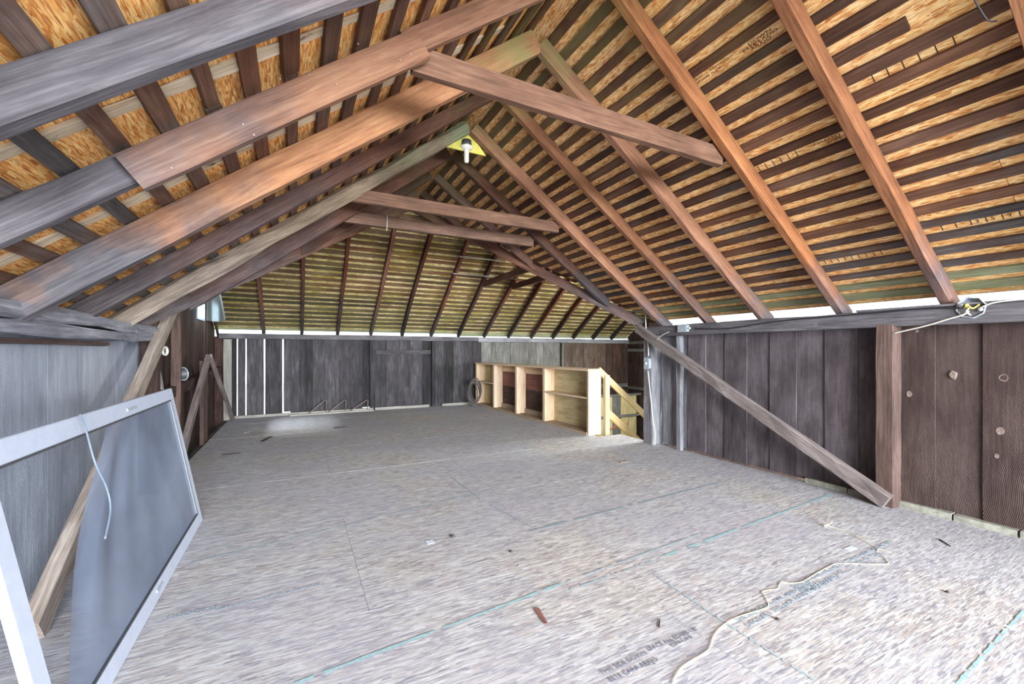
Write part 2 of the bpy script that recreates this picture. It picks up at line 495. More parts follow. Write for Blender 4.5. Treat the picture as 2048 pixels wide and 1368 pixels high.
def poly(name, pts, normal, th, mat, parent=None, xdir=None, clips=()):
    """flat slab with the outline pts (world), thickness th along normal"""
    n = Vector(normal).normalized()
    pts = [Vector(p) for p in pts]
    c = sum(pts, Vector()) / len(pts)
    x = Vector(xdir) if xdir else (pts[1] - pts[0])
    x = (x - x.dot(n) * n).normalized()
    y = n.cross(x)
    m = Matrix((x, y, n)).transposed().to_4x4()
    m.translation = c
    inv = m.inverted()
    bm = bmesh.new()
    lo = [bm.verts.new(inv @ p) for p in pts]
    hi = [bm.verts.new((inv @ p) + Vector((0, 0, th))) for p in pts]
    bm.faces.new(lo[::-1])
    bm.faces.new(hi)
    for i in range(len(pts)):
        j = (i + 1) % len(pts)
        bm.faces.new((lo[i], lo[j], hi[j], hi[i]))
    for p, nn in clips:
        r = bmesh.ops.bisect_plane(bm, geom=bm.verts[:] + bm.edges[:] + bm.faces[:], plane_co=inv @ Vector(p), plane_no=inv.to_3x3() @ Vector(nn), clear_outer=True)
        ed = [e for e in r['geom_cut'] if isinstance(e, bmesh.types.BMEdge)]
        if ed:
            bmesh.ops.contextual_create(bm, geom=ed)
        if not bm.verts:
            bm.free()
            return None
    return mesh_obj(name, bm, mat, m, parent)


def catmull(pts, k=6):
    pts = [Vector(p) for p in pts]
    if len(pts) < 3:
        return pts
    out = []
    for i in range(len(pts) - 1):
        p0, p1, p2, p3 = pts[max(i - 1, 0)], pts[i], pts[i + 1], pts[min(i + 2, len(pts) - 1)]
        for j in range(k):
            t_ = j / k
            out.append(0.5 * ((2 * p1) + (p2 - p0) * t_ + (2 * p0 - 5 * p1 + 4 * p2 - p3) * t_ ** 2 + (3 * p1 - p0 - 3 * p2 + p3) * t_ ** 3))
    out.append(pts[-1])
    return out


def tube(name, pts, r, mat, parent=None, n=6, smooth=True, k=6, radii=None, base=None):
    pts = catmull(pts, k) if smooth else [Vector(p) for p in pts]
    o = Vector(base) if base is not None else pts[0].copy()
    bm = bmesh.new()
    rings = []
    prev = None
    for i, p in enumerate(pts):
        d = (pts[min(i + 1, len(pts) - 1)] - pts[max(i - 1, 0)])
        if d.length < 1e-7:
            d = Vector((0, 0, 1))
        d.normalize()
        if prev is None:
            prev = d.orthogonal().normalized()
        s = (prev - prev.dot(d) * d)
        if s.length < 1e-6:
            s = d.orthogonal()
        s.normalize()
        prev = s
        q = d.cross(s)
        rr = r if radii is None else radii[int(i / max(1, len(pts) - 1) * (len(radii) - 1) + 0.5)]
        rings.append([bm.verts.new(p - o + (s * math.cos(2 * math.pi * j / n) + q * math.sin(2 * math.pi * j / n)) * rr) for j in range(n)])
    for i in range(len(rings) - 1):
        for j in range(n):
            bm.faces.new((rings[i][j], rings[i][(j + 1) % n], rings[i + 1][(j + 1) % n], rings[i + 1][j]))
    bm.faces.new(rings[0][::-1])
    bm.faces.new(rings[-1])
    return mesh_obj(name, bm, mat, Matrix.Translation(o), parent, True)


def lathe(name, prof, base, axis, mat, parent=None, n=20, closed=True):
    """prof: (radius, distance along axis)"""
    m, _ = frame(Vector((0, 0, 0)), Vector(axis), (0.13, 0.2, 1))
    m.translation = Vector(base)
    bm = bmesh.new()
    rings = [[bm.verts.new((h, r * math.cos(2 * math.pi * j / n), r * math.sin(2 * math.pi * j / n))) for j in range(n)] for r, h in prof]
    for i in range(len(rings) - 1):
        for j in range(n):
            bm.faces.new((rings[i][j], rings[i][(j + 1) % n], rings[i + 1][(j + 1) % n], rings[i + 1][j]))
    if closed:
        bm.faces.new(rings[0][::-1])
        bm.faces.new(rings[-1])
    return mesh_obj(name, bm, mat, m, parent, True)


def text(name, s, origin, right, up, size, mat, parent, spacing=1.0, sx=1.0):
    cu = bpy.data.curves.new('lettering', 'FONT')
    cu.body = s
    cu.size = size
    cu.extrude = 0.0004
    cu.space_character = spacing
    cu.resolution_u = 2
    tmp = bpy.data.objects.new('lettering', cu)
    COL.objects.link(tmp)
    dg = bpy.context.evaluated_depsgraph_get()
    me = bpy.data.meshes.new_from_object(tmp.evaluated_get(dg))
    bpy.data.objects.remove(tmp)
    bpy.data.curves.remove(cu)
    if sx != 1.0:
        me.transform(Matrix.Diagonal((sx, 1, 1, 1)))
    me.materials.clear()
    me.materials.append(mat)
    x = Vector(right).normalized()
    y = Vector(up) - Vector(up).dot(x) * x
    y.normalize()
    m = Matrix((x, y, x.cross(y))).transposed().to_4x4()
    m.translation = Vector(origin)
    o = bpy.data.objects.new(name, me)
    return link(o, m, parent)


# ------------------------------------------------------------------ roof planes (undersides of the rafters)
RX, RZ = 1.77, 3.9                 # ridge
KR, KL, KF = 0.706, 0.768, 0.71    # slopes
YRIDGE = 10.4 - (RZ - 1.76) / KF   # ridge of the cross wing
VR = (4.8, 4.87)                   # foot of the right valley
VL = (-1.3, 4.9)                   # foot of the left valley
KN = (RZ - 1.76) / (YRIDGE - VR[1])
DEP = 0.13                         # rafter depth, perpendicular


def zR(x): return RZ - KR * (x - RX)
def zL(x): return RZ - KL * (RX - x)
def zF(y): return 1.76 + KF * (10.4 - y)
def zN(y): return 1.76 + KN * (y - VR[1])


NR = Vector((KR, 0, 1)).normalized()
NL = Vector((-KL, 0, 1)).normalized()
NF = Vector((0, KF, 1)).normalized()
NN = Vector((0, -KN, 1)).normalized()
vdir = Vector((RX - VR[0], YRIDGE - VR[1], 0)).normalized()
VRN = Vector((-vdir.y, vdir.x, 0))
if VRN.dot(Vector((RX, 0, 0)) - Vector((VR[0], VR[1], 0))) > 0:
    VRN = -VRN                     # points away from the main wing
vdl = Vector((RX - VL[0], YRIDGE - VL[1], 0)).normalized()
VLN = Vector((-vdl.y, vdl.x, 0))
if VLN.dot(Vector((RX, 0, 0)) - Vector((VL[0], VL[1], 0))) > 0:
    VLN = -VLN
PVR = Vector((VR[0], VR[1], 0))
PVL = Vector((VL[0], VL[1], 0))
YB = -1.9                          # gable behind the camera

# ------------------------------------------------------------------ floor
floor = empty('floor', (2, 3, 0), 'worn grey oriented strand board loft floor with dusty flakes and teal guide lines', 'floor', kind='structure')
PL, PW = 2.84, 1.42
row = 0
y = -1.9
ys = [-1.9]
y0 = 2.36 - PW * 3
while y0 < 10.4:
    if y0 > -1.9:
        ys.append(y0)
    y0 += PW
ys.append(10.42)
for r in range(len(ys) - 1):
    a, b = ys[r], ys[r + 1]
    x = -1.42 - PL + 0.35 + (PL / 2 if r % 2 else 0)
    while x < 4.9:
        xa, xb = max(x, -1.42), min(x + PL, 4.86)
        pieces = []
        # floor stops at x = 4.32 beyond the stair head (y > 5.6), and at x = -1.2 beyond the left wall (y > 5.4)
        for (ya, yb, lo, hi) in ((a, min(b, 5.45), -1.42, 4.86), (max(a, 5.45), b, -1.22, 4.40)):
            if yb - ya > 0.02:
                l2, h2 = max(xa, lo), min(xb, hi)
                if h2 - l2 > 0.02:
                    pieces.append((l2, h2, ya, yb))
        for (l2, h2, ya, yb) in pieces:
            g = 0.0009
            dz = random.uniform(-0.0006, 0.0006)
            poly('osb_panel', [(l2 + g, ya + g, -0.025 + dz), (h2 - g, ya + g, -0.025 + dz), (h2 - g, yb - g, -0.025 + dz), (l2 + g, yb - g, -0.025 + dz)], (0, 0, 1), 0.025, M['osb_floor'], floor, (1, 0, 0))
        x += PL
# joists that carry the deck at the stair opening and along the left gap
box('joist', 4.30, 4.40, 5.5, 10.4, -0.22, -0.028, M['plate'], floor)
box('joist', 4.40, 4.95, 5.42, 5.5, -0.22, -0.028, M['plate'], floor)
box('joist', -1.30, -1.16, 5.4, 10.4, -0.26, -0.03, M['plate'], floor)
for yy in (0.5, 1.7, 2.9, 4.1, 5.3, 6.5, 7.7, 8.9, 10.1):
    box('joist', -1.3, 4.3, yy, yy + 0.08, -0.24, -0.03, M['plate'], floor)

# printed nailing lines, teal, along both grid directions


def fline(p, q, w, mat, name='guide_line'):
    a, b = fp(*p), fp(*q)
    n = 40
    d = (b - a)
    side = Vector((-d.y, d.x, 0)).normalized()
    bm = bmesh.new()
    o = (a + b) / 2
    prev = None
    for i in range(n + 1):
        c = a + d * (i / n) - o
        ww = w * 1.5 * (0.6 + 0.6 * random.random())
        l, r_ = bm.verts.new((c.x + side.x * ww, c.y + side.y * ww, 0.0022)), bm.verts.new((c.x - side.x * ww, c.y - side.y * ww, 0.0022))
        if prev and random.random() > 0.14:
            bm.faces.new((prev[0], l, r_, prev[1]))
        prev = (l, r_)
    return mesh_obj(name, bm, mat, Matrix.Translation(Vector((o.x, o.y, 0))), floor)


for p, q, w, mt in (
        ((590, 1368), (1135, 1163), 0.007, 'teal_ink_bold'), ((1135, 1163), (1400, 1068), 0.006, 'teal_ink'),
        ((385, 1125), (960, 985), 0.006, 'teal_ink'), ((1140, 1180), (1320, 1118), 0.006, 'teal_ink'),
        ((1330, 1112), (1665, 988), 0.009, 'teal_ink_bold'), ((1310, 1150), (1460, 1252), 0.005, 'teal_ink'),
        ((1460, 1252), (1640, 1368), 0.005, 'teal_ink'), ((1915, 1368), (2048, 1222), 0.005, 'teal_ink_bold'),
        ((980, 1010), (1085, 1066), 0.0025, 'blue_ink'), ((900, 952), (960, 998), 0.0022, 'blue_ink'),
        ((1060, 1062), (1450, 962), 0.009, 'blue_ink'), ((820, 950), (1150, 905), 0.006, 'teal_ink')):
    fline(p, q, w, M[mt])

# faint stamps on the deck
def ftext(s, p, q, size, mat, name='stamped_lettering', dz=0.0025):
    a, b = fp(*p), fp(*q)
    a.z = b.z = dz
    d = b - a
    text(name, s, a, d, Vector((-d.y, d.x, 0)), size, mat, floor)


ftext('THIS SIDE DOWN', (1205, 1352), (1290, 1312), 0.034, M['grey_ink'])
ftext('ESTE CARA ABAJO', (1222, 1366), (1310, 1326), 0.034, M['grey_ink'])
ftext('SPACE ALL EDGES 1/8"', (1300, 1304), (1390, 1264), 0.034, M['grey_ink'])
ftext('ESPACIAR', (1346, 1296), (1390, 1276), 0.034, M['grey_ink'])
ftext('ndbord', (330, 1240), (415, 1222), 0.075, M['blue_ink'])
ftext('SIZED FOR SPACING  24 16  EXPOSURE 1', (430, 1222), (560, 1190), 0.03, M['blue_ink'])
for i, (p, q, s) in enumerate((((1478, 1246), (1590, 1188), 'THIS SIDE DOWN - NAIL HERE - SEPARAR'), ((1498, 1256), (1600, 1200), 'EXPOSURE 1  23/32 INCH  RATED STURD-I-FLOOR'),
                               ((1590, 1178), (1700, 1125), 'SPACE ALL EDGES AND ENDS 1/8'), ((1610, 1188), (1720, 1133), 'SIZED FOR SPACING 24 OC'),
                               ((1700, 1125), (1840, 1060), 'STRENGTH AXIS THIS DIRECTION'), ((1720, 1128), (1850, 1070), 'MILL 423  PS 2-10'))):
    ftext(s, p, q, 0.040, M['blue_ink'])

# ------------------------------------------------------------------ roof covering
ceiling = empty('ceiling', (2, 4, 3), 'open barn roof of narrow battens under orange strand board panels', 'roof', kind='structure')
BT, BW, SP = 0.022, 0.073, 0.1215


def offs(n, d): return Vector(n) * d


def rough_batten(a, b, nrm, mat, clips):
    w = BW * random.uniform(0.85, 1.12)
    beam('batten', a, b, w, BT, mat, ceiling, nrm, segs=5, jit=0.006, clips=clips)


# right slope of the main wing
BRK = on_plane(1822, 62, Vector((RX, 0, RZ)) + NR * DEP, NR)
k = 0
xk = 3.811 + SP * 7.6
while xk > RX - 0.05:
    jy = random.uniform(-0.006, 0.006)
    p = Vector((xk + jy, 0, zR(xk + jy))) + NR * (DEP + BT / 2 + 0.001)
    low = xk > 4.6
    mat = M['batten_low'] if low else M['batten']
    # battens come in lengths butted over a rafter
    cuts = [YB] + sorted(random.sample([0.68, 2.22, 3.76, 5.2], 1 + (k % 2))) + [8.0]
    for a_, b_ in zip(cuts[:-1], cuts[1:]):
        if abs(p.x - BRK.x) < SP / 2:      # one broken off short
            if b_ < BRK.y + 0.1:
                continue
            a_ = max(a_, BRK.y)
        rough_batten(Vector((p.x, a_ + 0.003, p.z)), Vector((p.x, b_ - 0.003, p.z)), NR, mat, [(PVR, VRN), ((RX, 0, 0), (-1, 0, 0))])
    xk -= SP
    k += 1
# left slope
SPL = 0.156
xk = -0.508 - SPL * 5.3
k = 0
while xk < RX + 0.05:
    jy = random.uniform(-0.008, 0.008)
    p = Vector((xk + jy, 0, zL(xk + jy))) + NL * (DEP + BT / 2 + 0.001)
    if xk > -1.36:
        cuts = [YB] + sorted(random.sample([2.22, 3.79, 5.15], 1)) + [8.0]
        for a_, b_ in zip(cuts[:-1], cuts[1:]):
            rough_batten(Vector((p.x, a_ + 0.003, p.z)), Vector((p.x, b_ - 0.003, p.z)), NL, M['batten'], [(PVL, VLN), ((RX, 0, 0), (1, 0, 0))])
    xk += SPL
# far slope of the cross wing
yk = 10.4
k = 0
while yk > YRIDGE + 0.03:
    jy = random.uniform(-0.008, 0.008)
    p = Vector((0, yk + jy, zF(yk + jy))) + NF * (DEP + BT / 2 + 0.001)
    cuts = [-1.5] + sorted(random.sample([0.115, 1.585, 3.055, 4.525, 5.995, 7.465], 2)) + [9.75]
    for a_, b_ in zip(cuts[:-1], cuts[1:]):
        rough_batten(Vector((a_ + 0.003, p.y, p.z)), Vector((b_ - 0.003, p.y, p.z)), NF, M['batten_low'] if k < 1 else M['batten_far'], [])
    yk -= SP
    k += 1
p = Vector((0, 10.47, zF(10.47))) + NF * (DEP + BT / 2 + 0.001)
rough_batten(Vector((3.8, p.y, p.z)), Vector((9.7, p.y, p.z)), NF, M['batten_low'], [])
# near slope of the cross wing (both sides of the valleys)
yk = 4.95
while yk < YRIDGE - 0.03:
    p = Vector((0, yk, zN(yk))) + NN * (DEP + BT / 2 + 0.001)
    rough_batten(Vector((RX, p.y, p.z)), Vector((9.75, p.y, p.z)), NN, M['batten_far'], [(PVR, -VRN)])
    rough_batten(Vector((-1.5, p.y, p.z)), Vector((RX, p.y, p.z)), NN, M['batten_far'], [(PVL, -VLN)])
    yk += SP * 2

OT = DEP + BT + 0.003


def osb_roof(s0, s1, l0, l1, pt, nrm, mat, along, clips, stag=0.0):
    """panels over the slope coordinate s0..s1 (pt(s, l) gives the point) and the length l0..l1"""
    rows = max(1, round((s1 - s0) / 1.16))
    ds = (s1 - s0) / rows
    for r in range(rows):
        l = l0 - (PL / 2 if r % 2 else 0) - stag
        while l < l1:
            a, b = max(l, l0), min(l + PL, l1)
            if b - a > 0.05:
                sa, sb = s0 + ds * r + 0.0015, s0 + ds * (r + 1) - 0.0015
                q = [pt(sa, a + 0.0015), pt(sa, b - 0.0015), pt(sb, b - 0.0015), pt(sb, a + 0.0015)]
                q = [v + Vector(nrm) * OT for v in q]
                poly('osb_panel', q, nrm, 0.014, mat, ceiling, along, clips)
            l += PL


osb_roof(RX - 0.14, 4.83, YB, 8.2, lambda s, l: Vector((s, l, zR(s))), NR, M['osb_r'], (0, 1, 0), [(PVR, VRN), ((RX, 0, 0), (-1, 0, 0))])
# pale packing strips between battens and panels, beside the left rafters
for yl in (1.44, 2.04, 2.80, 3.63, 4.34):
    c = -0.2
    a_ = Vector((-1.30, yl, zL(-1.30))) + NL * (OT + 0.004)
    b_ = Vector((RX - 0.3, yl, zL(RX - 0.3))) + NL * (OT + 0.004)
    beam('packing_strip', a_, b_, random.uniform(0.06, 0.09), 0.010, M['pale_strip'], ceiling, NL, segs=12, jit=0.012)
osb_roof(-1.30, RX + 0.14, YB, 8.2, lambda s, l: Vector((s, l, zL(s))) + NL * 0.010, NL, M['osb_l'], (0, 1, 0), [(PVL, VLN), ((RX, 0, 0), (1, 0, 0))], 0.7)
osb_roof(YRIDGE - 0.14, 10.44, -1.55, 9.8, lambda s, l: Vector((l, s, zF(s))), NF, M['osb_f'], (1, 0, 0), [((0, YRIDGE, 0), (0, -1, 0))])
osb_roof(4.75, YRIDGE + 0.16, RX, 9.8, lambda s, l: Vector((l, s, zN(s))), NN, M['osb_f'], (1, 0, 0), [(PVR, -VRN), ((0, YRIDGE, 0), (0, 1, 0))])
osb_roof(4.75, YRIDGE + 0.16, -1.55, RX, lambda s, l: Vector((l, s, zN(s))), NN, M['osb_f'], (1, 0, 0), [(PVL, -VLN), ((0, YRIDGE, 0), (0, 1, 0))])

# weather skin over the boards
for nm, q, nrm, cl in (
        ('roofing', [(RX - 0.3, YB - 0.2, zR(RX - 0.3)), (RX - 0.3, 8.3, zR(RX - 0.3)), (4.86, 8.3, zR(4.86)), (4.86, YB - 0.2, zR(4.86))], NR, [(PVR, VRN), ((RX, 0, 0), (-1, 0, 0))]),
        ('roofing', [(RX + 0.3, YB - 0.2, zL(RX + 0.3)), (-1.33, YB - 0.2, zL(-1.33)), (-1.33, 8.3, zL(-1.33)), (RX + 0.3, 8.3, zL(RX + 0.3))], NL, [(PVL, VLN), ((RX, 0, 0), (1, 0, 0))]),
        ('roofing', [(-1.6, YRIDGE - 0.3, zF(YRIDGE - 0.3)), (-1.6, 10.46, zF(10.46)), (9.85, 10.46, zF(10.46)), (9.85, YRIDGE - 0.3, zF(YRIDGE - 0.3))], NF, [((0, YRIDGE, 0), (0, -1, 0))]),
        ('roofing', [(RX, YRIDGE + 0.3, zN(YRIDGE + 0.3)), (9.85, YRIDGE + 0.3, zN(YRIDGE + 0.3)), (9.85, 4.72, zN(4.72)), (RX, 4.72, zN(4.72))], NN, [(PVR, -VRN), ((0, YRIDGE, 0), (0, 1, 0))]),
        ('roofing', [(-1.6, YRIDGE + 0.3, zN(YRIDGE + 0.3)), (RX, YRIDGE + 0.3, zN(YRIDGE + 0.3)), (RX, 4.72, zN(4.72)), (-1.6, 4.72, zN(4.72))], NN, [(PVL, -VLN), ((0, YRIDGE, 0), (0, 1, 0))])):
    poly(nm, [Vector(v) + Vector(nrm) * (OT + 0.028) for v in q], nrm, 0.012, M['shingle'], ceiling, None, cl)

# stamps on the right slope
up_r = Vector((-1, 0, KR)).normalized()


def snap(p):
    # move a point along the slope to the middle of the gap between two battens
    x0 = 3.811 + SP * 7.6 + SP / 2 - 0.0 + NR.x * (OT - 0.0)
    kx = round((x0 - p.x) / SP)
    x = x0 - kx * SP
    return Vector((x, p.y, p.z - KR * (x - p.x)))


def rtext(s, px, py, size, sx=1.0, flip=False, dv=-0.008, name='stamped_lettering'):
    p0 = Vector((RX, 0, RZ)) + NR * (OT - 0.0012)
    p = snap(on_plane(px, py, p0, NR)) + up_r * dv
    rt = Vector((0, -1, 0))
    text(name, s, p, -rt if flip else rt, -up_r if flip else up_r, size, M['black_ink'], ceiling, sx=sx)


rtext('DOWN', 1497, 92, 0.027, 1.7, dv=0.010)
rtext('ESTE LADO', 1482, 98, 0.027, 1.7, dv=-0.011)
rtext('ABAJO', 1497, 92, 0.027, 1.7, dv=-0.031)
for i, s in enumerate(('RATED', 'SHEATHING', '24/16', 'EXPOSURE', 'PS 2-10')):
    rtext(s, 1385 + (i % 3) * 32, 158 - (i % 3) * 20, 0.019, 1.3, dv=0.014 if i < 3 else -0.012)
rtext('SIDE', 1690, 285, 0.027, 1.9, True, dv=0.0)
rtext('DOWN', 1690, 285, 0.027, 1.9, True, dv=0.026)


def rticks(px0, py0, px1, py1, n, nums=''):
    p0 = Vector((RX, 0, RZ)) + NR * (OT - 0.0012)
    a = snap(on_plane(px0, py0, p0, NR)) + up_r * 0.027
    b = Vector((a.x, on_plane(px1, py1, p0, NR).y, a.z))
    for i in range(n):
        c = a.lerp(b, i / (n - 1))
        poly('ruler_tick', [c + Vector((0, -0.0025, 0)), c + Vector((0, 0.0025, 0)), c + Vector((0, 0.0025, 0)) - up_r * 0.055, c + Vector((0, -0.0025, 0)) - up_r * 0.055], -NR, 0.0006, M['black_ink'], ceiling, (0, 1, 0))
        if i < len(nums) and nums[i] != ' ':
            text('ruler_number', nums[i], c - up_r * 0.045 + Vector((0, -0.02, 0)), (0, -1, 0), up_r, 0.045, M['black_ink'], ceiling)


rticks(1742, 148, 1905, 72, 6)
rticks(1882, 452, 2040, 428, 6, '  359')
rticks(1520, 340, 1600, 318, 6)
rticks(1640, 530, 1760, 500, 10)

# ------------------------------------------------------------------ rafters


def rafter(side, y, mat, label, w=0.07, D=DEP, x0=None, x1=None, bow=0.0, drop=0.0, log=False, dy=0.0, parts=None, skew=0.0):
    fz, nn = (zR, NR) if side == 'r' else (zL, NL)
    foot = x0 if x0 is not None else (4.90 if side == 'r' else -1.33)
    top = x1 if x1 is not None else RX
    root = None
    if parts:
        c = Vector(((foot + top) / 2, y, fz((foot + top) / 2)))
        root = empty('rafter', c, label, 'rafter', 'rafters of the main roof')
        for (xa, xb, ddy, ddr, dd, mt) in parts:
            a = Vector((xa, y + ddy, fz(xa))) + nn * (DEP - dd / 2 - ddr)
            b = Vector((xb, y + ddy, fz(xb))) + nn * (DEP - dd / 2 - ddr)
            beam('rafter_length', a, b, w, dd, mt, root, nn, segs=8, jit=0.006, ch=0.006)
        for px, py in ((560, 158), (618, 150), (690, 98), (716, 88), (508, 270), (343, 336), (486, 249), (800, 120), (820, 108), (672, 168)):
            nl = on_y(px, py, y - 0.052)
            lathe('nail_head', [(0.005, 0.0), (0.005, 0.003), (0.002, 0.004)], nl, (0, -1, 0), M['rust'], root, 8)
        return root
    a = Vector((foot, y, fz(foot))) + nn * (DEP - D / 2 - drop)
    b = Vector((top, y + skew, fz(top))) + nn * (DEP - D / 2 - drop)
    clips = []
    if y > 4.95:
        clips = [(PVR - VRN * 0.045, VRN)] if side == 'r' else [(PVL - VLN * 0.045, VLN)]
    else:
        clips = [((RX + (-0.002 if side == 'r' else 0.002), 0, 0), (-1, 0, 0) if side == 'r' else (1, 0, 0))]
    if log:
        o = beam('rafter', a, b, w, D, mat, None, nn, segs=14, jit=0.03, ch=0.035, clips=clips, bow=bow)
    else:
        o = beam('rafter', a, b, w, D, mat, None, nn, segs=10, jit=0.009, ch=0.007, clips=clips, bow=bow)
    return tag(o, label, 'rafter', 'rafters of the main roof')


# right slope
rafter('r', 0.66, M['rafter'], 'orange-brown rafter of the right slope crossing the top corner, nearest the camera')
rafter('r', 1.445, M['rafter'], 'orange-brown rafter of the right slope with its foot beside the round metal box', w=0.075)
rafter('r', 2.22, M['rafter'], 'brown right-slope rafter that carries the end of the near collar tie', bow=0.01)
rafter('r', 3.0, M['rafter'], 'cracked right-slope rafter meeting the wide orange rafter at the ridge', D=0.15, w=0.065)
rafter('r', 3.76, M['rafter'], 'brown right-slope rafter, the next one beyond the cracked rafter', w=0.065, D=0.12)
rafter('r', 4.49, M['rafter'], 'right-slope rafter landing above the corner post, beside the light fitting at the ridge', w=0.075, D=0.14)
rafter('r', 5.2, M['rafter_dark'], 'short jack rafter of the right slope, first one beyond the light fitting', w=0.075, D=0.13)
rafter('r', 5.98, M['rafter_dark'], 'short jack rafter of the right slope, second one beyond the light fitting', w=0.07, D=0.12)
rafter('r', 6.7, M['rafter_dark'], 'shortest jack rafter of the right slope close to the valley peak', w=0.07, D=0.12)
# left slope
rafter('l', 0.85, M['rafter_grey'], 'grey left-slope rafter above and behind the camera', w=0.07, D=0.13)
rafter('l', 1.65, M['rafter_grey'], 'thick grey rafter crossing the top corner of the left slope', w=0.07, D=0.13, bow=0.0)
rafter('l', 2.22, M['rafter'], 'spliced left-slope rafter in three lapped lengths, joined to the near collar tie', w=0.05, parts=[
    (-1.33, -0.53, 0.03, 0.01, 0.125, M['rafter_grey']), (-0.58, 0.60, -0.025, 0.035, 0.15, M['rafter']), (0.56, RX, 0.02, 0.0, 0.13, M['rafter'])])
rafter('l', 2.98, M['rafter_orange'], 'widest left-slope rafter, bright orange with a greenish ridge end', w=0.075, D=0.18)
rafter('l', 3.79, M['rafter_dark'], 'narrow dark red-brown left-slope rafter between orange beam and grey log', w=0.07, D=0.12)
rafter('l', 4.5, M['rafter_log'], 'rough grey log rafter with knots running up to the light fitting', w=0.11, D=0.13, log=True)
rafter('l', 5.18, M['rafter_dark'], 'dark crooked left-slope rafter just beyond the grey log', w=0.08, D=0.15)
rafter('l', 5.98, M['rafter_dark'], 'short dark jack rafter of the left slope near its valley', w=0.07, D=0.12)
rafter('l', 6.7, M['rafter_dark'], 'shortest left-slope jack rafter at the valley peak', w=0.07, D=0.11)

# valley beams
a = Vector((VR[0] - 0.02, VR[1] + 0.0, 1.76 + 0.06))
b = Vector((RX + 0.045, YRIDGE - 0.035, RZ + 0.02))
tag(beam('valley_rafter', a, b, 0.08, 0.15, M['rafter_dark'], None, (0, 0, 1), segs=8, jit=0.02, ch=0.01), 'dark bent valley rafter rising from the corner post to the far peak', 'rafter')
a = Vector((VL[0], VL[1], 1.66))
tag(beam('valley_rafter', a, Vector((RX - 0.045, YRIDGE - 0.035, RZ + 0.02)), 0.08, 0.15, M['rafter_dark'], None, (0, 0, 1), segs=8, jit=0.015, ch=0.01), 'dark valley rafter on the window side, under the left-slope jack rafters', 'rafter')

# collar ties


def tie(yc, z, x0, x1, label, D=0.145, w=0.055, mat=None, dz=0.0):
    cl = [(Vector((RX, 0, RZ)) + NR * 0.12, NR), (Vector((RX, 0, RZ)) + NL * 0.12, NL)]
    o = beam('collar_tie', (x0, yc, z + dz), (x1, yc, z), w, D, mat or M['tie'], None, (0, 0, 1), segs=6, jit=0.006, ch=0.004, clips=cl)
    return tag(o, label, 'collar tie')


tie(2.29, 2.99, 0.56, 3.10, 'long pale brown collar tie nearest the camera, across the two slopes')
tie(4.58, 3.0, 0.50, 3.02, 'upper one of the two distant collar ties, on the rafter by the light fitting', D=0.135)
tie(5.28, 2.98, 0.50, 3.05, 'lower, farther of the two distant collar ties with a white cord', D=0.14)
for i, (xc, lb) in enumerate(((3.83, 'short collar tie of the stair wing, the one nearer the long far rafters'), (4.59, 'short dark collar tie of the stair wing, the one nearer the corner post'))):
    yn = VR[1] + (2.92 - 1.76) / KN + 0.1
    o = beam('collar_tie', (xc, yn - 0.1, 2.93), (xc, 8.85, 2.93), 0.05, 0.13, M['rafter_dark'], None, (0, 0, 1), segs=4, jit=0.006, ch=0.004)
    tag(o, lb, 'collar tie')
o = tube('cord', [(0.98, 5.24, 3.06), (0.985, 5.235, 3.0), (0.98, 5.24, 2.86)], 0.004, M['cable_w'])
tag(o, 'short white cord hanging over the farther distant collar tie', 'cord')

o = tube('cable', [on_plane(1948, -12, (RX, 0, RZ), NR) - NR * 0.02, on_plane(1962, 14, (RX, 0, RZ), NR) - NR * 0.02, on_plane(1978, 36, (RX, 0, RZ), NR) - NR * 0.02, on_plane(1990, 52, (RX, 0, RZ), NR) + NR * 0.04], 0.0035, M['cable_k'])
tag(o, 'short black cable along the right slope at the top edge, by the nearest rafter', 'cable')
for p, q, yv, lb in (((905, 540), (1030, 548), 8.55, 'pale lath lying level across the far slope rafters under the valley'), ((918, 524), (1010, 525), 8.15, 'thin pale lath above the other one on the far slope')):
    a, b = on_y(*p, yv), on_y(*q, yv)
    a.z = b.z = zF(yv) - 0.02
    tag(beam('lath', a, b, 0.05, 0.018, M['sillw'], None, segs=4, jit=0.004), lb, 'board')

# far slope rafters
ordn = ['first', 'second', 'third', 'fourth', 'fifth', 'sixth', 'seventh', 'eighth', 'ninth', 'tenth', 'eleventh', 'twelfth', 'thirteenth', 'fourteenth']
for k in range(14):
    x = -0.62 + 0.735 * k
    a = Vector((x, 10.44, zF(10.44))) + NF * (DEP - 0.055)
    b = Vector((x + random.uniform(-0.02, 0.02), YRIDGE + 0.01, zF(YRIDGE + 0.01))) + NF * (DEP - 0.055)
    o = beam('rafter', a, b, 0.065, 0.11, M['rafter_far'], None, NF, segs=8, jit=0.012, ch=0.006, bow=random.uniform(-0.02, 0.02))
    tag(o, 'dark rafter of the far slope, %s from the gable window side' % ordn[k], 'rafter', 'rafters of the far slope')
for k in range(6):
    x = 5.26 + 0.735 * k
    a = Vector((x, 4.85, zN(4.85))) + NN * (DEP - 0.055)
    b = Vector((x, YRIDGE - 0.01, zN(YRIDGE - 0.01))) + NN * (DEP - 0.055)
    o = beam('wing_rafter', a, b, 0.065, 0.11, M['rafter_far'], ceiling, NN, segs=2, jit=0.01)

# ------------------------------------------------------------------ right wall
XR = 4.88
wall_right = empty('wall_right', (XR, 2, 0), 'right-hand wall of wide dark vertical planks with curved saw marks', 'wall', kind='structure')


def ywall(px, X):
    return on_x(px, 702, X).y


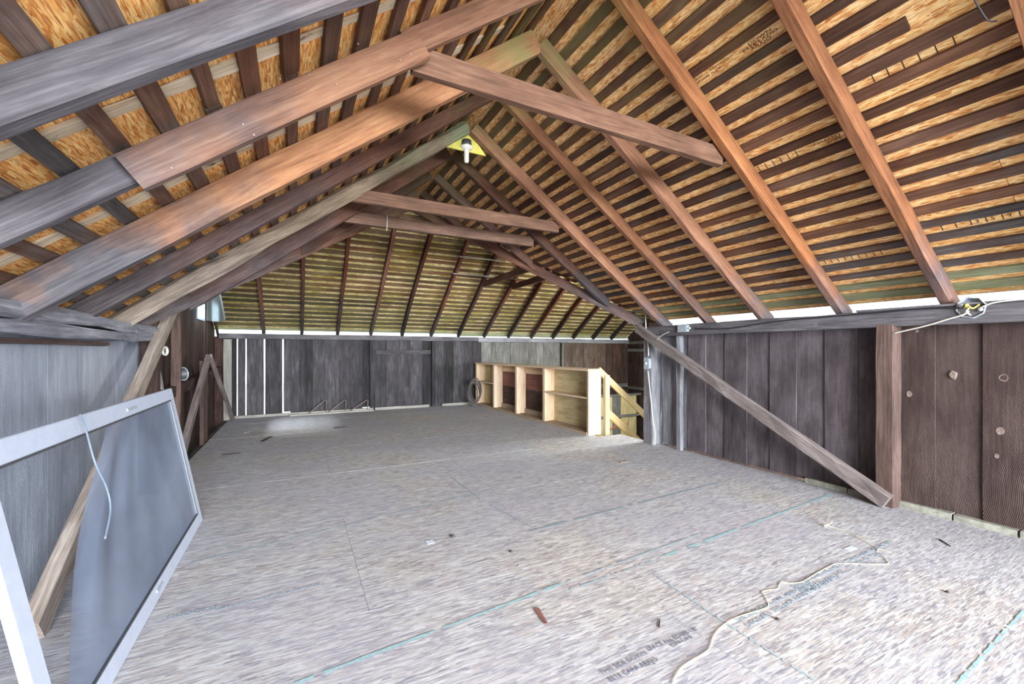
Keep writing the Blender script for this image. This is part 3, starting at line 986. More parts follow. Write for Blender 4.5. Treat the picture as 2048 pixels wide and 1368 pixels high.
js = [1326, 1343, 1376, 1411, 1449, 1493, 1540, 1592, 1650, 1715, 1793, 1870, 1966, 2092]
yy = [ywall(p, XR) for p in js]
y = yy[-1]
while y > YB:
    y -= random.uniform(0.26, 0.36)
    yy.append(max(y, YB))
for i in range(len(yy) - 1):
    y1, y0 = yy[i], yy[i + 1]
    if y1 - y0 < 0.03:
        continue
    g = -0.003 if i != 0 else 0.008
    mat = M['wall_rb'] if y1 < 2.0 else M['wall_r']
    if i < 2:
        mat = M['post_grey']
    zb = 0.02 if y1 > 2.2 else 0.035 + random.uniform(-0.01, 0.01)
    dx = 0.010 if i % 2 else -0.004
    o = beam('plank', (XR + 0.015 + dx, (y0 + y1) / 2, zb), (XR + 0.015 + dx, (y0 + y1) / 2, 1.74), y1 - y0 - g, 0.026, mat, wall_right, (1, 0, 0), segs=4, jit=0.004 if i else 0.01)
# pale footing blocks seen below the near planks
yb = 2.55
n = 0
while yb > YB:
    l = random.uniform(0.32, 0.5)
    beam('footing_block', (XR + 0.0, yb, 0.0), (XR + 0.0, yb - l + 0.015, 0.0), 0.12, 0.10, M['foundation'], wall_right, (0, 0, 1), segs=4, jit=0.012)
    yb -= l

tag(beam('wall_plate', (4.80, YB, 1.70), (4.80, 4.80, 1.70), 0.16, 0.13, M['plate'], None, segs=14, jit=0.016, ch=0.012), 'long dark upper wall plate on the right, rafters standing on it', 'beam')
tag(beam('ledger_board', (4.735, YB, 1.655), (4.735, 4.45, 1.655), 0.03, 0.075, M['plate'], None, segs=14, jit=0.012, ch=0.005), 'lower ledger board nailed along the right wall plate under the cable', 'beam')
tag(beam('packing_board', (4.79, 2.05, 1.775), (4.79, 0.2, 1.775), 0.14, 0.02, M['plate'], None, segs=4, jit=0.004), 'thin dark packing board on top of right wall plate under rafter feet', 'board')

tag(beam('post', (4.79, 1.835, 0.0), (4.79, 1.835, 1.64), 0.14, 0.15, M['post'], None, (1, 0, 0), segs=6, jit=0.007, ch=0.012), 'brown wall post on the right at the low end of the diagonal brace', 'post')
post_c = tag(beam('post', (4.82, 4.72, -0.2), (4.82, 4.72, 1.72), 0.17, 0.18, M['post_grey'], None, (1, 0, 0), segs=8, jit=0.018, ch=0.012), 'grey corner post beside the stairs carrying a switch box and pale cable', 'post')
tag(beam('post', (4.93, 4.60, 0.0), (4.93, 4.60, 1.62), 0.05, 0.07, M['post_grey'], None, (1, 0, 0), segs=8, jit=0.02, ch=0.008), 'thin wavy grey stud right against the corner post', 'post')
tag(beam('diagonal_brace', (4.67, 4.86, 1.745), (4.69, 1.80, 0.055), 0.085, 0.135, M['brace'], None, (0, 0, 1), segs=14, jit=0.016, ch=0.012, bow=0.0), 'long grey diagonal brace sloping down the right wall from corner post', 'brace')
tag(beam('stud', (4.83, 4.20, 0.0), (4.83, 4.20, 1.62), 0.07, 0.07, M['post_grey'], None, (1, 0, 0), segs=6, jit=0.012, ch=0.006), 'pale split stud behind the high end of the diagonal brace', 'post')

# electrics on the right wall
bxp = on_x(1941, 615, 4.71)
jb = empty('junction_box', bxp, 'open round galvanised junction box with loose wires on the right wall plate', 'electrical box')
r_ = 0.088
lathe('box_body', [(r_ * 0.98, -0.055), (r_, -0.05), (r_, 0.0), (r_ * 0.9, 0.0), (r_ * 0.9, -0.04), (0.01, -0.045)], bxp + Vector((0.0, 0, 0)), (-1, 0, 0), M['steel'], jb, 8)
for s in (-1, 1):
    lathe('screw_ear', [(0.014, -0.004), (0.016, 0.004), (0.008, 0.008)], bxp + Vector((-0.002, s * 0.055, 0.02 * s)), (-1, 0, 0), M['steel'], jb, 10)
tube('loose_wire', [bxp + Vector((0.01, 0.04, 0.0)), bxp + Vector((-0.025, 0.01, 0.015)), bxp + Vector((-0.03, -0.02, -0.01)), bxp + Vector((0.01, -0.045, 0.02))], 0.006, M['yellow_bd'], jb)
tube('loose_wire', [bxp + Vector((0.01, 0.02, 0.03)), bxp + Vector((-0.03, 0.0, -0.005)), bxp + Vector((-0.03, 0.015, -0.03)), bxp + Vector((0.0, 0.0, -0.06))], 0.006, M['string'], jb)
lathe('wire_nut', [(0.006, 0.0), (0.013, 0.006), (0.011, 0.028), (0.004, 0.032)], bxp + Vector((-0.02, 0.012, 0.0)), (-0.3, 0.2, 1), M['yellow_bd'], jb, 10)

o = tube('cable', [on_x(1785, 667, 4.72), on_x(1850, 652, 4.70), on_x(1900, 637, 4.69), on_x(1925, 630, 4.685), on_x(1938, 622, 4.69)], 0.007, M['cable_w'])
tag(o, 'pale cable hanging from the round junction box towards the brown post', 'cable')
o = tube('cable', [on_x(2048, 598, 4.705), on_x(2010, 602, 4.70), on_x(1985, 606, 4.69), on_x(1966, 613, 4.685), on_x(1958, 617, 4.70)], 0.006, M['cable_w'])
tag(o, 'short pale cable entering the far side of the round junction box', 'cable')
o = tube('cable', [on_x(1390, 657, 4.70), on_x(1445, 658, 4.71), on_x(1480, 654, 4.705), on_x(1530, 646, 4.71), on_x(1600, 638, 4.705), on_x(1700, 630, 4.71), on_x(1800, 621, 4.705), on_x(1880, 615, 4.70), on_x(1922, 617, 4.70)], 0.0065, M['cable_k'])
tag(o, 'black cable stapled along the right wall plate between the two boxes', 'cable')
jb2p = on_x(1366, 657, 4.69)
j2 = empty('junction_box', jb2p, 'small rectangular metal junction box at the brace end of right wall plate', 'electrical box')
box('box_body', 4.68, 4.72, jb2p.y - 0.075, jb2p.y + 0.075, jb2p.z - 0.045, jb2p.z + 0.045, M['steel'], j2)
box('cover_plate', 4.675, 4.68, jb2p.y - 0.065, jb2p.y + 0.08, jb2p.z - 0.05, jb2p.z + 0.05, M['steel'], j2)
lathe('cable_clamp', [(0.018, 0), (0.018, 0.03), (0.012, 0.035)], jb2p + Vector((0.01, -0.075, 0)), (0, -1, 0), M['steel'], j2, 10)
sbp = on_x(1297, 727, 4.72)
sb = empty('switch_box', sbp, 'small galvanised switch box on the grey corner post', 'electrical box')
box('box_body', 4.68, 4.73, sbp.y - 0.045, sbp.y + 0.045, sbp.z - 0.07, sbp.z + 0.07, M['steel'], sb)
box('cover_plate', 4.674, 4.68, sbp.y - 0.05, sbp.y + 0.05, sbp.z - 0.085, sbp.z + 0.085, M['steel'], sb)
box('toggle', 4.655, 4.674, sbp.y - 0.008, sbp.y + 0.008, sbp.z - 0.012, sbp.z + 0.016, M['white_pl'], sb)
o = tube('cable', [on_x(1291, 628, 4.70), on_x(1292, 655, 4.70), on_x(1296, 690, 4.70), on_x(1297, 712, 4.70)], 0.009, M['cable_w'])
tag(o, 'pale cable dropping from the brace top down to the switch box', 'cable')
o = tube('cable', [on_x(1296, 742, 4.70), on_x(1301, 790, 4.70), on_x(1306, 840, 4.70), on_x(1310, 868, 4.70), on_x(1309, 890, 4.70)], 0.009, M['cable_w'])
tag(o, 'pale cable running from the switch box down to the floor', 'cable')
o = tube('tie_wire', [on_x(1338, 664, 4.62), on_x(1325, 670, 4.60), on_x(1313, 680, 4.61)], 0.004, M['cable_w'])
tag(o, 'thin pale wire wrapped around the top of the diagonal brace', 'cable')

# mud-wasp nests on the near planks
for i, (px, py, rr, lb) in enumerate(((1818, 788, 0.03, 'pale oval mud patch on the plank just beyond the brown post'), (2008, 756, 0.038, 'largest pale round mud nest high on the near planks'),
                                      (2000, 862, 0.034, 'round mud nest low on the nearest plank'), (1905, 750, 0.03, 'faint brown mud ring on the middle near plank'),
                                      (1993, 912, 0.02, 'small dark mud spot lowest on the nearest plank'), (1834, 662, 0.016, 'tiny mud spot beneath the pale hanging cable'))):
    c = on_x(px, py, XR + 0.0005)
    bm = bmesh.new()
    n = 16
    cv = bm.verts.new((-0.002, 0, 0))
    r1 = []
    r2 = []
    for j in range(n):
        an = 2 * math.pi * j / n
        k = rr * (1 + 0.25 * mnoise.noise(Vector((math.cos(an) * 1.5, math.sin(an) * 1.5, i * 9.1))))
        r1.append(bm.verts.new((-0.004, math.cos(an) * k * 0.6, math.sin(an) * k * 0.75)))
        r2.append(bm.verts.new((0.004, math.cos(an) * k, math.sin(an) * k * 1.2)))
    for j in range(n):
        bm.faces.new((cv, r1[j], r1[(j + 1) % n]))
        bm.faces.new((r1[j], r2[j], r2[(j + 1) % n], r1[(j + 1) % n]))
    tag(mesh_obj('mud_nest', bm, M['mud'], Matrix.Translation(c), None, False), lb, 'mud nest', 'mud nests on the right wall')

# ------------------------------------------------------------------ left wall (main wing)
XL = -1.36
wall_left = empty('wall_left', (XL, 2, 0), 'left-hand wall of wide dusty blue-grey planks under the heavy plate', 'wall', kind='structure')
y = 5.35
while y > YB:
    w = random.uniform(0.50, 0.75)
    y0 = max(y - w, YB)
    kx = 0.0
    beam('joint_light_stop', (XL - 0.036, y0, -0.02), (XL - 0.036, y0, 1.6), 0.07, 0.014, M['wall_g'], wall_left, (-1, 0, 0))  # unseen strip added behind each joint to keep sky light out
    beam('plank', (XL - 0.015 + kx, (y + y0) / 2, -0.02), (XL - 0.015 + kx, (y + y0) / 2, 1.6), y - y0 - 0.002, 0.026, M['wall_l'], wall_left, (-1, 0, 0), segs=4, jit=0.0)
    y = y0
tag(beam('wall_plate', (-1.28, YB, 1.60), (-1.28, 5.35, 1.60), 0.17, 0.075, M['plate_left'], None, segs=14, jit=0.022, ch=0.012), 'upper dusty grey wall plate timber on the left wall', 'beam')
tag(beam('wall_plate', (-1.26, YB, 1.515), (-1.26, 4.6, 1.515), 0.14, 0.075, M['plate_left'], None, segs=14, jit=0.022, ch=0.012), 'lower dusty timber doubled under the left wall plate', 'beam')
tag(beam('trim_board', (-1.325, YB, 1.455), (-1.325, 4.4, 1.455), 0.03, 0.03, M['post'], None, segs=8, jit=0.006), 'thin red-brown strip under the left wall plate', 'board')
tag(beam('blocking', (-1.27, 4.62, 1.53), (-1.27, 5.35, 1.55), 0.13, 0.10, M['plate_left'], None, segs=3, jit=0.01, ch=0.01), 'short grey block at the far end of left wall plate', 'board')
tag(beam('diagonal_brace', (-1.13, 2.85, 0.04), (-1.2, 5.9, 1.95), 0.07, 0.15, M['brace_pale'], None, (0, 0, 1), segs=14, jit=0.012, ch=0.01, bowz=0.0), 'curved grey-brown brace leaning up the left wall behind the screen', 'brace')
tag(beam('post', (-1.28, 5.32, -0.2), (-1.28, 5.32, 1.9), 0.12, 0.13, M['wall_g'], None, (1, 0, 0), segs=6, jit=0.012, ch=0.01), 'dark post at the far end of the left wall', 'post')

# ------------------------------------------------------------------ gable wall on the left with its window
XG = -1.5
wall_gable = empty('wall_gable', (XG, 7.5, 0), 'dark brown plank gable wall on the left beyond the screen, light in its cracks', 'wall', kind='structure')
WY0, WY1, WZ0, WZ1 = 8.66, 9.34, 1.94, 2.46
y = 10.45
gclips = [((0, 10.4, zF(10.4) + 0.12), NF), ((0, VR[1], zN(VR[1]) + 0.12), NN)]
k = 0
while y > 5.3:
    w = random.uniform(0.22, 0.32)
    y0 = max(y - w, 5.3)
    for wy in (WY0, WY1):
        if y0 < wy < y - 0.03:
            y0 = wy
    gap = random.choice([0.004, 0.006, 0.006, 0.02, 0.006])
    zb = -0.55
    ym = (y + y0) / 2
    spans = [(zb, 4.2)]
    if WY0 - 0.02 <= ym <= WY1 + 0.02:
        spans = [(zb, WZ0), (WZ1, 4.2)]
    for a, b in spans:
        beam('plank', (XG, ym, a), (XG, ym, b), y - y0 - gap, 0.026, M['wall_g'], wall_gable, (-1, 0, 0), segs=3, jit=0.006, clips=gclips)
    y = y0
    k += 1
window_1 = empty('window_1', (XG, (WY0 + WY1) / 2, WZ0), 'small bright white-framed gable window high on the left', 'window', kind='structure')
for (a0, a1, b0, b1, nm) in ((WY0, WY0 + 0.05, WZ0, WZ1, 'window_frame'), (WY1 - 0.05, WY1, WZ0, WZ1, 'window_frame'), (WY0 + 0.05, WY1 - 0.05, WZ0, WZ0 + 0.04, 'window_frame'), (WY0 + 0.05, WY1 - 0.05, WZ1 - 0.04, WZ1, 'window_frame')):
    box(nm, XG - 0.03, XG + 0.03, a0, a1, b0, b1, M['white_metal'], window_1)
for i in range(1, 3):
    z = WZ0 + (WZ1 - WZ0) * i / 3
    beam('muntin', (XG - 0.02, WY0 + 0.05, z), (XG - 0.02, WY1 - 0.05, z), 0.02, 0.014, M['white_metal'], window_1)
poly('glass_pane', [(XG - 0.012, WY0 + 0.05, WZ0 + 0.04), (XG - 0.012, WY1 - 0.05, WZ0 + 0.04), (XG - 0.012, WY1 - 0.05, WZ1 - 0.04), (XG - 0.012, WY0 + 0.05, WZ1 - 0.04)], (1, 0, 0), 0.003, M['glass'], window_1)

# milky plastic panel hanging beside the window
XP = -1.28
out = [(413, 560), (450, 572), (456, 592), (458, 612), (454, 632), (446, 643), (428, 643), (413, 641)]
pts = [on_x(px, py, XP) for px, py in out]
o = poly('plastic_panel', pts, (1, 0, 0), 0.012, M['plastic'], None, (0, 1, 0))
tag(o, 'milky blue rounded plastic panel hanging beside the gable window', 'panel')

# girt, posts and braces along the left gable
tag(beam('girt', (-1.40, 5.4, 0.84), (-1.40, 10.4, 1.02), 0.10, 0.14, M['wall_g'], None, segs=8, jit=0.012, ch=0.01), 'heavy dark horizontal girt along the left gable wall', 'beam')
tag(beam('post', (-1.36, 6.72, -0.5), (-1.36, 6.72, 2.3), 0.09, 0.10, M['post'], None, (1, 0, 0), segs=6, jit=0.012, ch=0.008), 'brown stud rising past the pale board on the left gable', 'post')
tag(beam('post', (-1.27, 7.95, -0.3), (-1.27, 7.95, 1.25), 0.34, 0.05, M['post'], None, (1, 0, 0), segs=5, jit=0.008), 'wide upright plank under the peak of the two leaning braces', 'post')
tag(beam('leaning_brace', (-1.20, 5.95, 0.02), (-1.20, 7.85, 1.30), 0.06, 0.12, M['brace'], None, (0, 0, 1), segs=6, jit=0.01, ch=0.008), 'grey brace leaning up beside the screen corner, nearer of the pair', 'brace')
tag(beam('leaning_brace', (-1.14, 10.15, 0.03), (-1.18, 7.9, 1.32), 0.05, 0.07, M['brace'], None, (0, 0, 1), segs=6, jit=0.01, ch=0.006), 'thin grey brace leaning down to the far corner, farther of the pair', 'brace')
tag(beam('corner_board', (-1.245, 10.30, -0.02), (-1.245, 10.30, 1.64), 0.14, 0.04, M['sillw'], None, (0, 1, 0), segs=5, jit=0.01), 'pale grey round-edged board in the far left corner', 'board')
tag(beam('rake_board', (-1.42, 10.42, 1.72), (-1.42, 8.2, 3.3), 0.03, 0.12, M['rafter_far'], None, NF, segs=4, jit=0.01), 'dark rake board along the edge of far slope over the gable', 'board')
# lower ledge below the gap, with debris
box('sill_beam', -1.52, -1.3, 5.3, 10.4, -0.5, -0.33, M['plate'], wall_gable)
pc = on_x(313, 702, -1.40)
pp = empty('pipe_stub', pc, 'short dark pipe stub with a pale rim sticking out of gable wall', 'pipe')
lathe('pipe_body', [(0.05, -0.1), (0.05, 0.08), (0.038, 0.08), (0.038, -0.09)], pc, (1, -0.3, 0), M['tin'], pp, 20)
lathe('pipe_rim', [(0.036, 0.075), (0.054, 0.075), (0.054, 0.095), (0.036, 0.095), (0.036, 0.075)], pc, (1, -0.3, 0), M['white_pl'], pp, 20, False)
c0, c1 = on_x(310, 770, -1.33), on_x(338, 768, -1.33)
for (yo, lb, w, h, an) in ((0.0, 'pale weathered board scrap standing on the girt by the pipe', 0.13, 0.27, 0.0), (0.17, 'second pale board scrap leaning behind the first on the girt', 0.12, 0.25, 0.06)):
    yb_ = c0.y + 0.1 + yo
    tag(beam('board_scrap', (-1.33, yb_, 0.96), (-1.38, yb_ + an, 0.96 + h), w, 0.018, M['sillw'], None, (1, 0, 0), segs=3, jit=0.012, taper=0.75), lb, 'board')
cc = Vector((-1.36, 7.1, 1.09))
tn = empty('tin_can', cc, 'dull round tin lying on the girt beside the stud', 'tin')
lathe('can_body', [(0.09, -0.12), (0.09, 0.0), (0.082, 0.0), (0.082, -0.11)], cc, (1, -0.5, 0.1), M['tin'], tn, 18)
lathe('can_rim', [(0.08, -0.004), (0.094, -0.004), (0.094, 0.006), (0.08, 0.006), (0.08, -0.004)], cc, (1, -0.5, 0.1), M['steel'], tn, 18, False)

# ------------------------------------------------------------------ far wall
YF = 10.46
wall_far = empty('wall_far', (3, YF, 0), 'far wall of dark vertical planks with daylight slits on the left', 'wall', kind='structure')
seq = [(430, 0), (453, .004), (456, .004), (474.6, .022), (492, .024), (529, .028), (566, .03), (582, .003), (597, .003), (611, .003), (625, .003), (651, .003), (676, .003), (701, .003), (724, .003), (745, .003), (758, .003), (773.6, .003), (797, .006), (821, .003), (844, .005), (867, .003),
       (886, .003), (907, .003), (926, .003), (946, .003), (962, .003), (984, .003), (1002, .003), (1021, .003), (1039.5, .003), (1057, .003), (1072.5, .003), (1088, .003), (1104, .003), (1125, .003), (1146, .003), (1167, .003), (1183, .003),
       (1196, .003), (1210, .003), (1225, .003), (1240, .003), (1256, 0)]
for i in range(len(seq) - 1):
    (p0, g0), (p1, g1) = seq[i], seq[i + 1]
    xa, xb = on_y(p0, 702, YF).x + g0 / 2, on_y(p1, 702, YF).x - g1 / 2
    mat = M['wall_g'] if p0 < 440 else M['wall_far'] if p0 < 955 else (M['wall_farg'] if p0 < 1120 else (M['wall_farb'] if p0 < 1205 else M['wall_g']))
    zb = -0.05 if xa < 4.2 else -2.5
    if p0 < 440:
        zb = -0.5
    if p0 in (566, 724):
        zb = 0.07
    if g0 <= 0.004:
        xa -= 0.012
    if g1 <= 0.004:
        xb += 0.012
    yj = YF + (0.0 if i % 2 else 0.014)
    beam('plank', ((xa + xb) / 2, yj, zb), ((xa + xb) / 2, yj, 1.70), xb - xa, 0.024, mat, wall_far, (0, 1, 0), segs=4, jit=0.004)
tag(beam('wall_plate', (-1.4, 10.40, 1.71), (4.3, 10.40, 1.71), 0.14, 0.11, M['plate'], None, segs=12, jit=0.01, ch=0.01), 'dark plate along the top of the far wall, window side', 'beam')
tag(beam('wall_plate', (4.3, 10.39, 1.70), (9.55, 10.39, 1.70), 0.14, 0.12, M['post_grey'], None, segs=12, jit=0.012, ch=0.01), 'grey plate along the top of the far wall over the stairs', 'beam')
for px, w, mt, lb in ((745, 0.12, 'wall_far', 'dark stud in the far wall beside the wire frames'), (867, 0.09, 'wall_far', 'dark far-wall stud where the crossbar ends'),
                      (1125, 0.06, 'wall_farg', 'pale thin stud in the far wall above the shelf unit')):
    p = on_y(px, 702, 10.38)
    tag(beam('stud', (p.x, 10.39, 0.0 if px < 900 else -1.2), (p.x, 10.39, 1.65), w, 0.07, M[mt], None, (0, 1, 0), segs=4, jit=0.008, ch=0.006), lb, 'post')
a, b = on_y(751, 704, 10.38), on_y(861, 704, 10.38)
tag(beam('crossbar', a, b, 0.04, 0.10, M['wall_far'], None, segs=4, jit=0.006), 'dark horizontal crossbar between two far-wall studs', 'board')
for (pa, pb, z, lb) in ((456, 600, 0.03, 'grey sill strip on the floor below the daylight slits'), (598, 746, 0.028, 'pale wooden strip on the floor under the wire frames'), (750, 858, 0.03, 'pale sill strip at the foot of crossbar planks'), (884, 945, 0.03, 'short pale sill strip beside the cable coil')):
    xa, xb = on_y(pa, 702, 10.33).x, on_y(pb, 702, 10.33).x
    tag(beam('sill_strip', (xa, 10.34, z), (xb, 10.34, z), 0.07, 0.06 if pa != 456 else 0.055, M['sillw'], None, segs=5, jit=0.008), lb, 'board')
xa, xb = on_y(600, 702, 10.2).x, on_y(748, 702, 10.2).x
tag(beam('loose_lath', (xa - 0.2, 10.16, 0.018), (xb, 10.22, 0.018), 0.05, 0.03, M['sillw'], None, segs=5, jit=0.006), 'loose pale lath lying in front of the wire frames', 'board')
# bent wire frames leaning at the far wall
for i, (px, lb) in enumerate(((618, 'bent wire frame by the far wall nearest the daylight slits'), (657, 'middle bent wire frame at the far wall'), (701, 'bent wire frame by the far wall nearest the dark stud'))):
    root = empty('wire_frame', fp(px, 836), lb, 'wire frame', 'bent wire frames at the far wall')
    for k in range(2):
        a = on_y(px, 834, 10.15 + 0.05 * k)
        a.z = 0.04
        t1 = on_y(px + 32, 800, 10.25 + 0.05 * k)
        f1 = on_y(px + 34, 831, 10.28 + 0.05 * k)
        f1.z = 0.04
        tube('bent_rod', [a, t1, t1 + Vector((0.03, 0, -0.01)), f1], 0.009, M['rust'], root, smooth=False)

# ------------------------------------------------------------------ wing end wall, beyond the stairs
XE = 9.62
wall_wing = empty('wall_wing', (XE, 8, 0), 'end wall of the stair wing, dark planks with cross rails', 'wall', kind='structure')
y = 10.45
while y > 4.9:
    y0 = max(y - 0.27, 4.9)
    beam('plank', (XE, (y + y0) / 2, -2.5), (XE, (y + y0) / 2, 4.1), y - y0 - 0.006, 0.026, M['wall_g'], wall_wing, (1, 0, 0), segs=2, jit=0.005, clips=gclips)
    y = y0
for z in (1.62, 1.38, 0.18, -0.6):
    box('rail', XE - 0.09, XE - 0.02, 5.0, 10.4, z, z + 0.09, M['wall_farg'], wall_wing)
wall_stair = empty('wall_stair', (7, 4.92, 0), 'near side wall of the stair wing in dark planks, mostly hidden', 'wall', kind='structure')
x = 4.95
while x < XE:
    x1 = min(x + 0.4, XE)
    beam('plank', ((x + x1) / 2, 4.93, -2.5), ((x + x1) / 2, 4.93, 1.85), x1 - x - 0.006, 0.026, M['wall_g'], wall_stair, (0, 1, 0))
    x = x1
# girts of the far wall inside the stairwell
for z, lb in ((0.30, 'pale girt across the stairwell far wall, upper'), (-0.35, 'pale girt across the stairwell far wall, lower')):
    tag(beam('girt', (4.5, 10.37, z), (9.5, 10.37, z), 0.08, 0.12, M['wall_farg'], None, segs=6, jit=0.01), lb, 'beam')
# lower boarding seen through the stair rail
low = empty('stair_partition', (6.9, 8.6, -1.2), 'weathered low plank partition seen through the stair rail', 'partition')
for i in range(12):
    x = 5.6 + i * 0.31
    beam('plank', (x, 9.6, -1.6), (x, 9.6, 0.12 + random.uniform(-0.02, 0.02)), 0.295, 0.025, M['ply'] if i % 3 else M['wall_farg'], low, (0, 1, 0), segs=3, jit=0.01)
beam('top_rail', (5.5, 9.56, 0.10), (9.3, 9.56, 0.10), 0.05, 0.06, M['wall_farg'], low)
beam('bottom_rail', (5.5, 9.56, -0.52), (9.3, 9.56, -0.52), 0.05, 0.06, M['wall_farg'], low)
for i in range(2):
    q = on_y(1224 + 20 * i, 857 - 3 * i, 9.45)
    pts = [q + Vector((0.03 * j, 0.0, 0.035 * math.sin(j * 2.1) + 0.01 * j)) for j in range(9)]
    tag(tube('twine', pts, 0.012, M['orange_twine']), 'tangled orange twine on the low stair partition, ' + ('by the pine newel' if i == 0 else 'towards the corner post'), 'twine')

# stairs going down
st = empty('staircase', (5.0, 6.1, -1.2), 'pine staircase going down beyond the half wall', 'staircase')
for yv in (5.72, 6.62):
    beam('stringer', (4.5, yv, -0.12), (7.4, yv, -2.39), 0.045, 0.24, M['pine_y'], st)
for i in range(11):
    x = 4.62 + 0.25 * i
    z = -0.14 - 0.196 * i
    box('tread', x, x + 0.27, 5.75, 6.59, z - 0.02, z + 0.015, M['pine_y'], st)

# ------------------------------------------------------------------ half wall with shelves beside the stairs
NX, NY = 4.31, 5.62
FX, FY = 4.20, 10.28
hd = Vector((FX - NX, FY - NY, 0))
HL = hd.length
hd.normalize()
hs = Vector((hd.y, -hd.x, 0))          # towards the stairs (+x)
HH = 1.10
unit = empty('shelf_half_wall', (NX, NY, 0), 'new pine half wall with open shelf bays beside the stairs', 'shelf unit')


def hp(l, s, z):
    return Vector((NX, NY, 0)) + hd * l + hs * s + Vector((0, 0, z))


def hboard(name, l0, l1, s0, s1, z0, z1, mat, parent=unit):
    """box aligned with the half wall"""
    d = (l1 - l0, s1 - s0, z1 - z0)
    k = d.index(max(d))
    c = ((l0 + l1) / 2, (s0 + s1) / 2, (z0 + z1) / 2)
    if k == 0:
        return beam(name, hp(l0, c[1], c[2]), hp(l1, c[1], c[2]), d[1], d[2], mat, parent)
    if k == 1:
        return beam(name, hp(c[0], s0, c[2]), hp(c[0], s1, c[2]), d[0], d[2], mat, parent)
    return beam(name, hp(c[0], c[1], z0), hp(c[0], c[1], z1), d[0], d[1], mat, parent, hs)


DP = 0.25
hboard('top_board', -0.02, HL, -0.02, DP + 0.02, HH - 0.035, HH, M['pine'])
hboard('bottom_board', 0.0, HL, -0.01, DP, 0.0, 0.04, M['pine_dirty'])
cuts = [0.0, 1.36, 2.47, 3.58, HL - 0.04]
for i, l in enumerate(cuts):
    hboard('upright', l, l + 0.038, 0.0, DP, 0.04, HH - 0.035, M['pine'])
    if i:
        hboard('face_stud', l - 0.035 if i < 4 else l - 0.036, l - 0.001, 0.0, 0.085, 0.04, HH - 0.035, M['pine'])
hboard('end_panel', -0.022, -0.001, -0.012, DP + 0.005, 0.0, HH - 0.035, M['pine'])
hboard('face_trim', 0.0, HL, -0.036, -0.021, 0.0, 0.05, M['pine_dirty'])
hboard('back_panel', 0.04, 1.36, DP, DP + 0.012, 0.0, HH - 0.04, M['ply'])
hboard('back_panel', 3.62, HL - 0.04, DP, DP + 0.012, 0.0, HH - 0.04, M['ply'])
hboard('shelf_board', 0.04, 1.32, 0.0, DP, 0.60, 0.625, M['pine'])
hboard('shelf_board', 3.62, HL - 0.08, 0.0, DP, 0.60, 0.625, M['pine'])
hboard('back_rail', 1.40, 3.58, DP - 0.03, DP, HH - 0.19, HH - 0.04, M['pine'])
hboard('back_rail', 1.40, 3.58, DP - 0.03, DP, 0.04, 0.14, M['pine_dirty'])
# boarding in the stairwell seen through the open bays
for (z0, z1, mt, lb) in ((0.56, 0.93, 'red_brown', 'red-brown board seen through the open bays of the half wall'), (0.06, 0.555, 'wall_g', 'dark grey-brown board seen through open bays, under the red-brown one')):
    o = beam('backing_board', hp(1.38, DP + 0.02, (z0 + z1) / 2), hp(3.6, DP + 0.02, (z0 + z1) / 2), 0.03, z1 - z0, M[mt], unit, segs=3, jit=0.004)
    o['label'] = lb
# stair rail
rail = empty('stair_rail', (NX + 0.34, NY, 0), 'yellow pine stair rail with newel running down behind the corner post', 'railing')
nx = on_y(1213, 700, NY).x
box('newel', nx - 0.045, nx + 0.045, NY - 0.03, NY + 0.03, -0.03, 0.99, M['pine_y'], rail)
a = on_y(1196, 739, NY + 0.035)
b = on_y(1292, 833, NY + 0.035)
d = (b - a)
beam('handrail', a, a + d * 1.9, 0.045, 0.10, M['pine_y'], rail, (0, 0, 1))
a = on_y(1216, 826, NY + 0.035)
beam('lower_rail', a, a + d * 1.7, 0.045, 0.12, M['pine_y'], rail, (0, 0, 1))

# coil of dark cable hung over the far end of the shelf unit
ccx = on_y(948, 786, 9.85)
coil = empty('cable_coil', ccx, 'loose coil of dark cable hanging at the far end of the half wall', 'cable coil')
for k in range(9):
    pts = []
    rw, rh = 0.15 + 0.03 * random.random(), 0.27 + 0.05 * random.random()
    ph = random.random() * 0.8
    tw = random.uniform(-0.5, 0.5)
    for j in range(15):
        an = 2 * math.pi * j / 14 + ph
        px_, pz_ = rw * math.cos(an), rh * math.sin(an)
        pts.append(ccx + Vector((px_ * math.cos(tw) - 0.02, px_ * math.sin(tw) - 0.02 * k, pz_ - 0.04 + 0.02 * k)))
    tube('loop', pts, 0.010, M['cable_coil'], coil, k=3)
tube('loop', [ccx + Vector((-0.1, 0, -0.2)), ccx + Vector((0.05, -0.05, -0.36)), ccx + Vector((0.22, -0.1, -0.33)), ccx + Vector((0.3, -0.02, -0.365))], 0.010, M['cable_coil'], coil)
tube('loop', [ccx + Vector((0.14, 0, 0.25)), ccx + Vector((0.16, -0.02, 0.05)), ccx + Vector((0.1, -0.03, -0.2))], 0.010, M['cable_coil'], coil)

# ------------------------------------------------------------------ screen panel leaning on the left
SX0, SX1, SY0, SY1, SZ = -0.70, -0.905, 1.89, 4.25, 1.10
sd = Vector((SX1 - SX0, 0, SZ)).normalized()
SH = Vector((SX1 - SX0, 0, SZ)).length
sn = Vector((sd.z, 0, -sd.x))           # faces the room
screen = empty('screen_panel', (SX0, 3, 0), 'large white-framed insect screen leaning on its side against the left wall', 'screen')


def sp(y, h, o=0.0):
    return Vector((SX0, y, 0)) + sd * h + sn * o


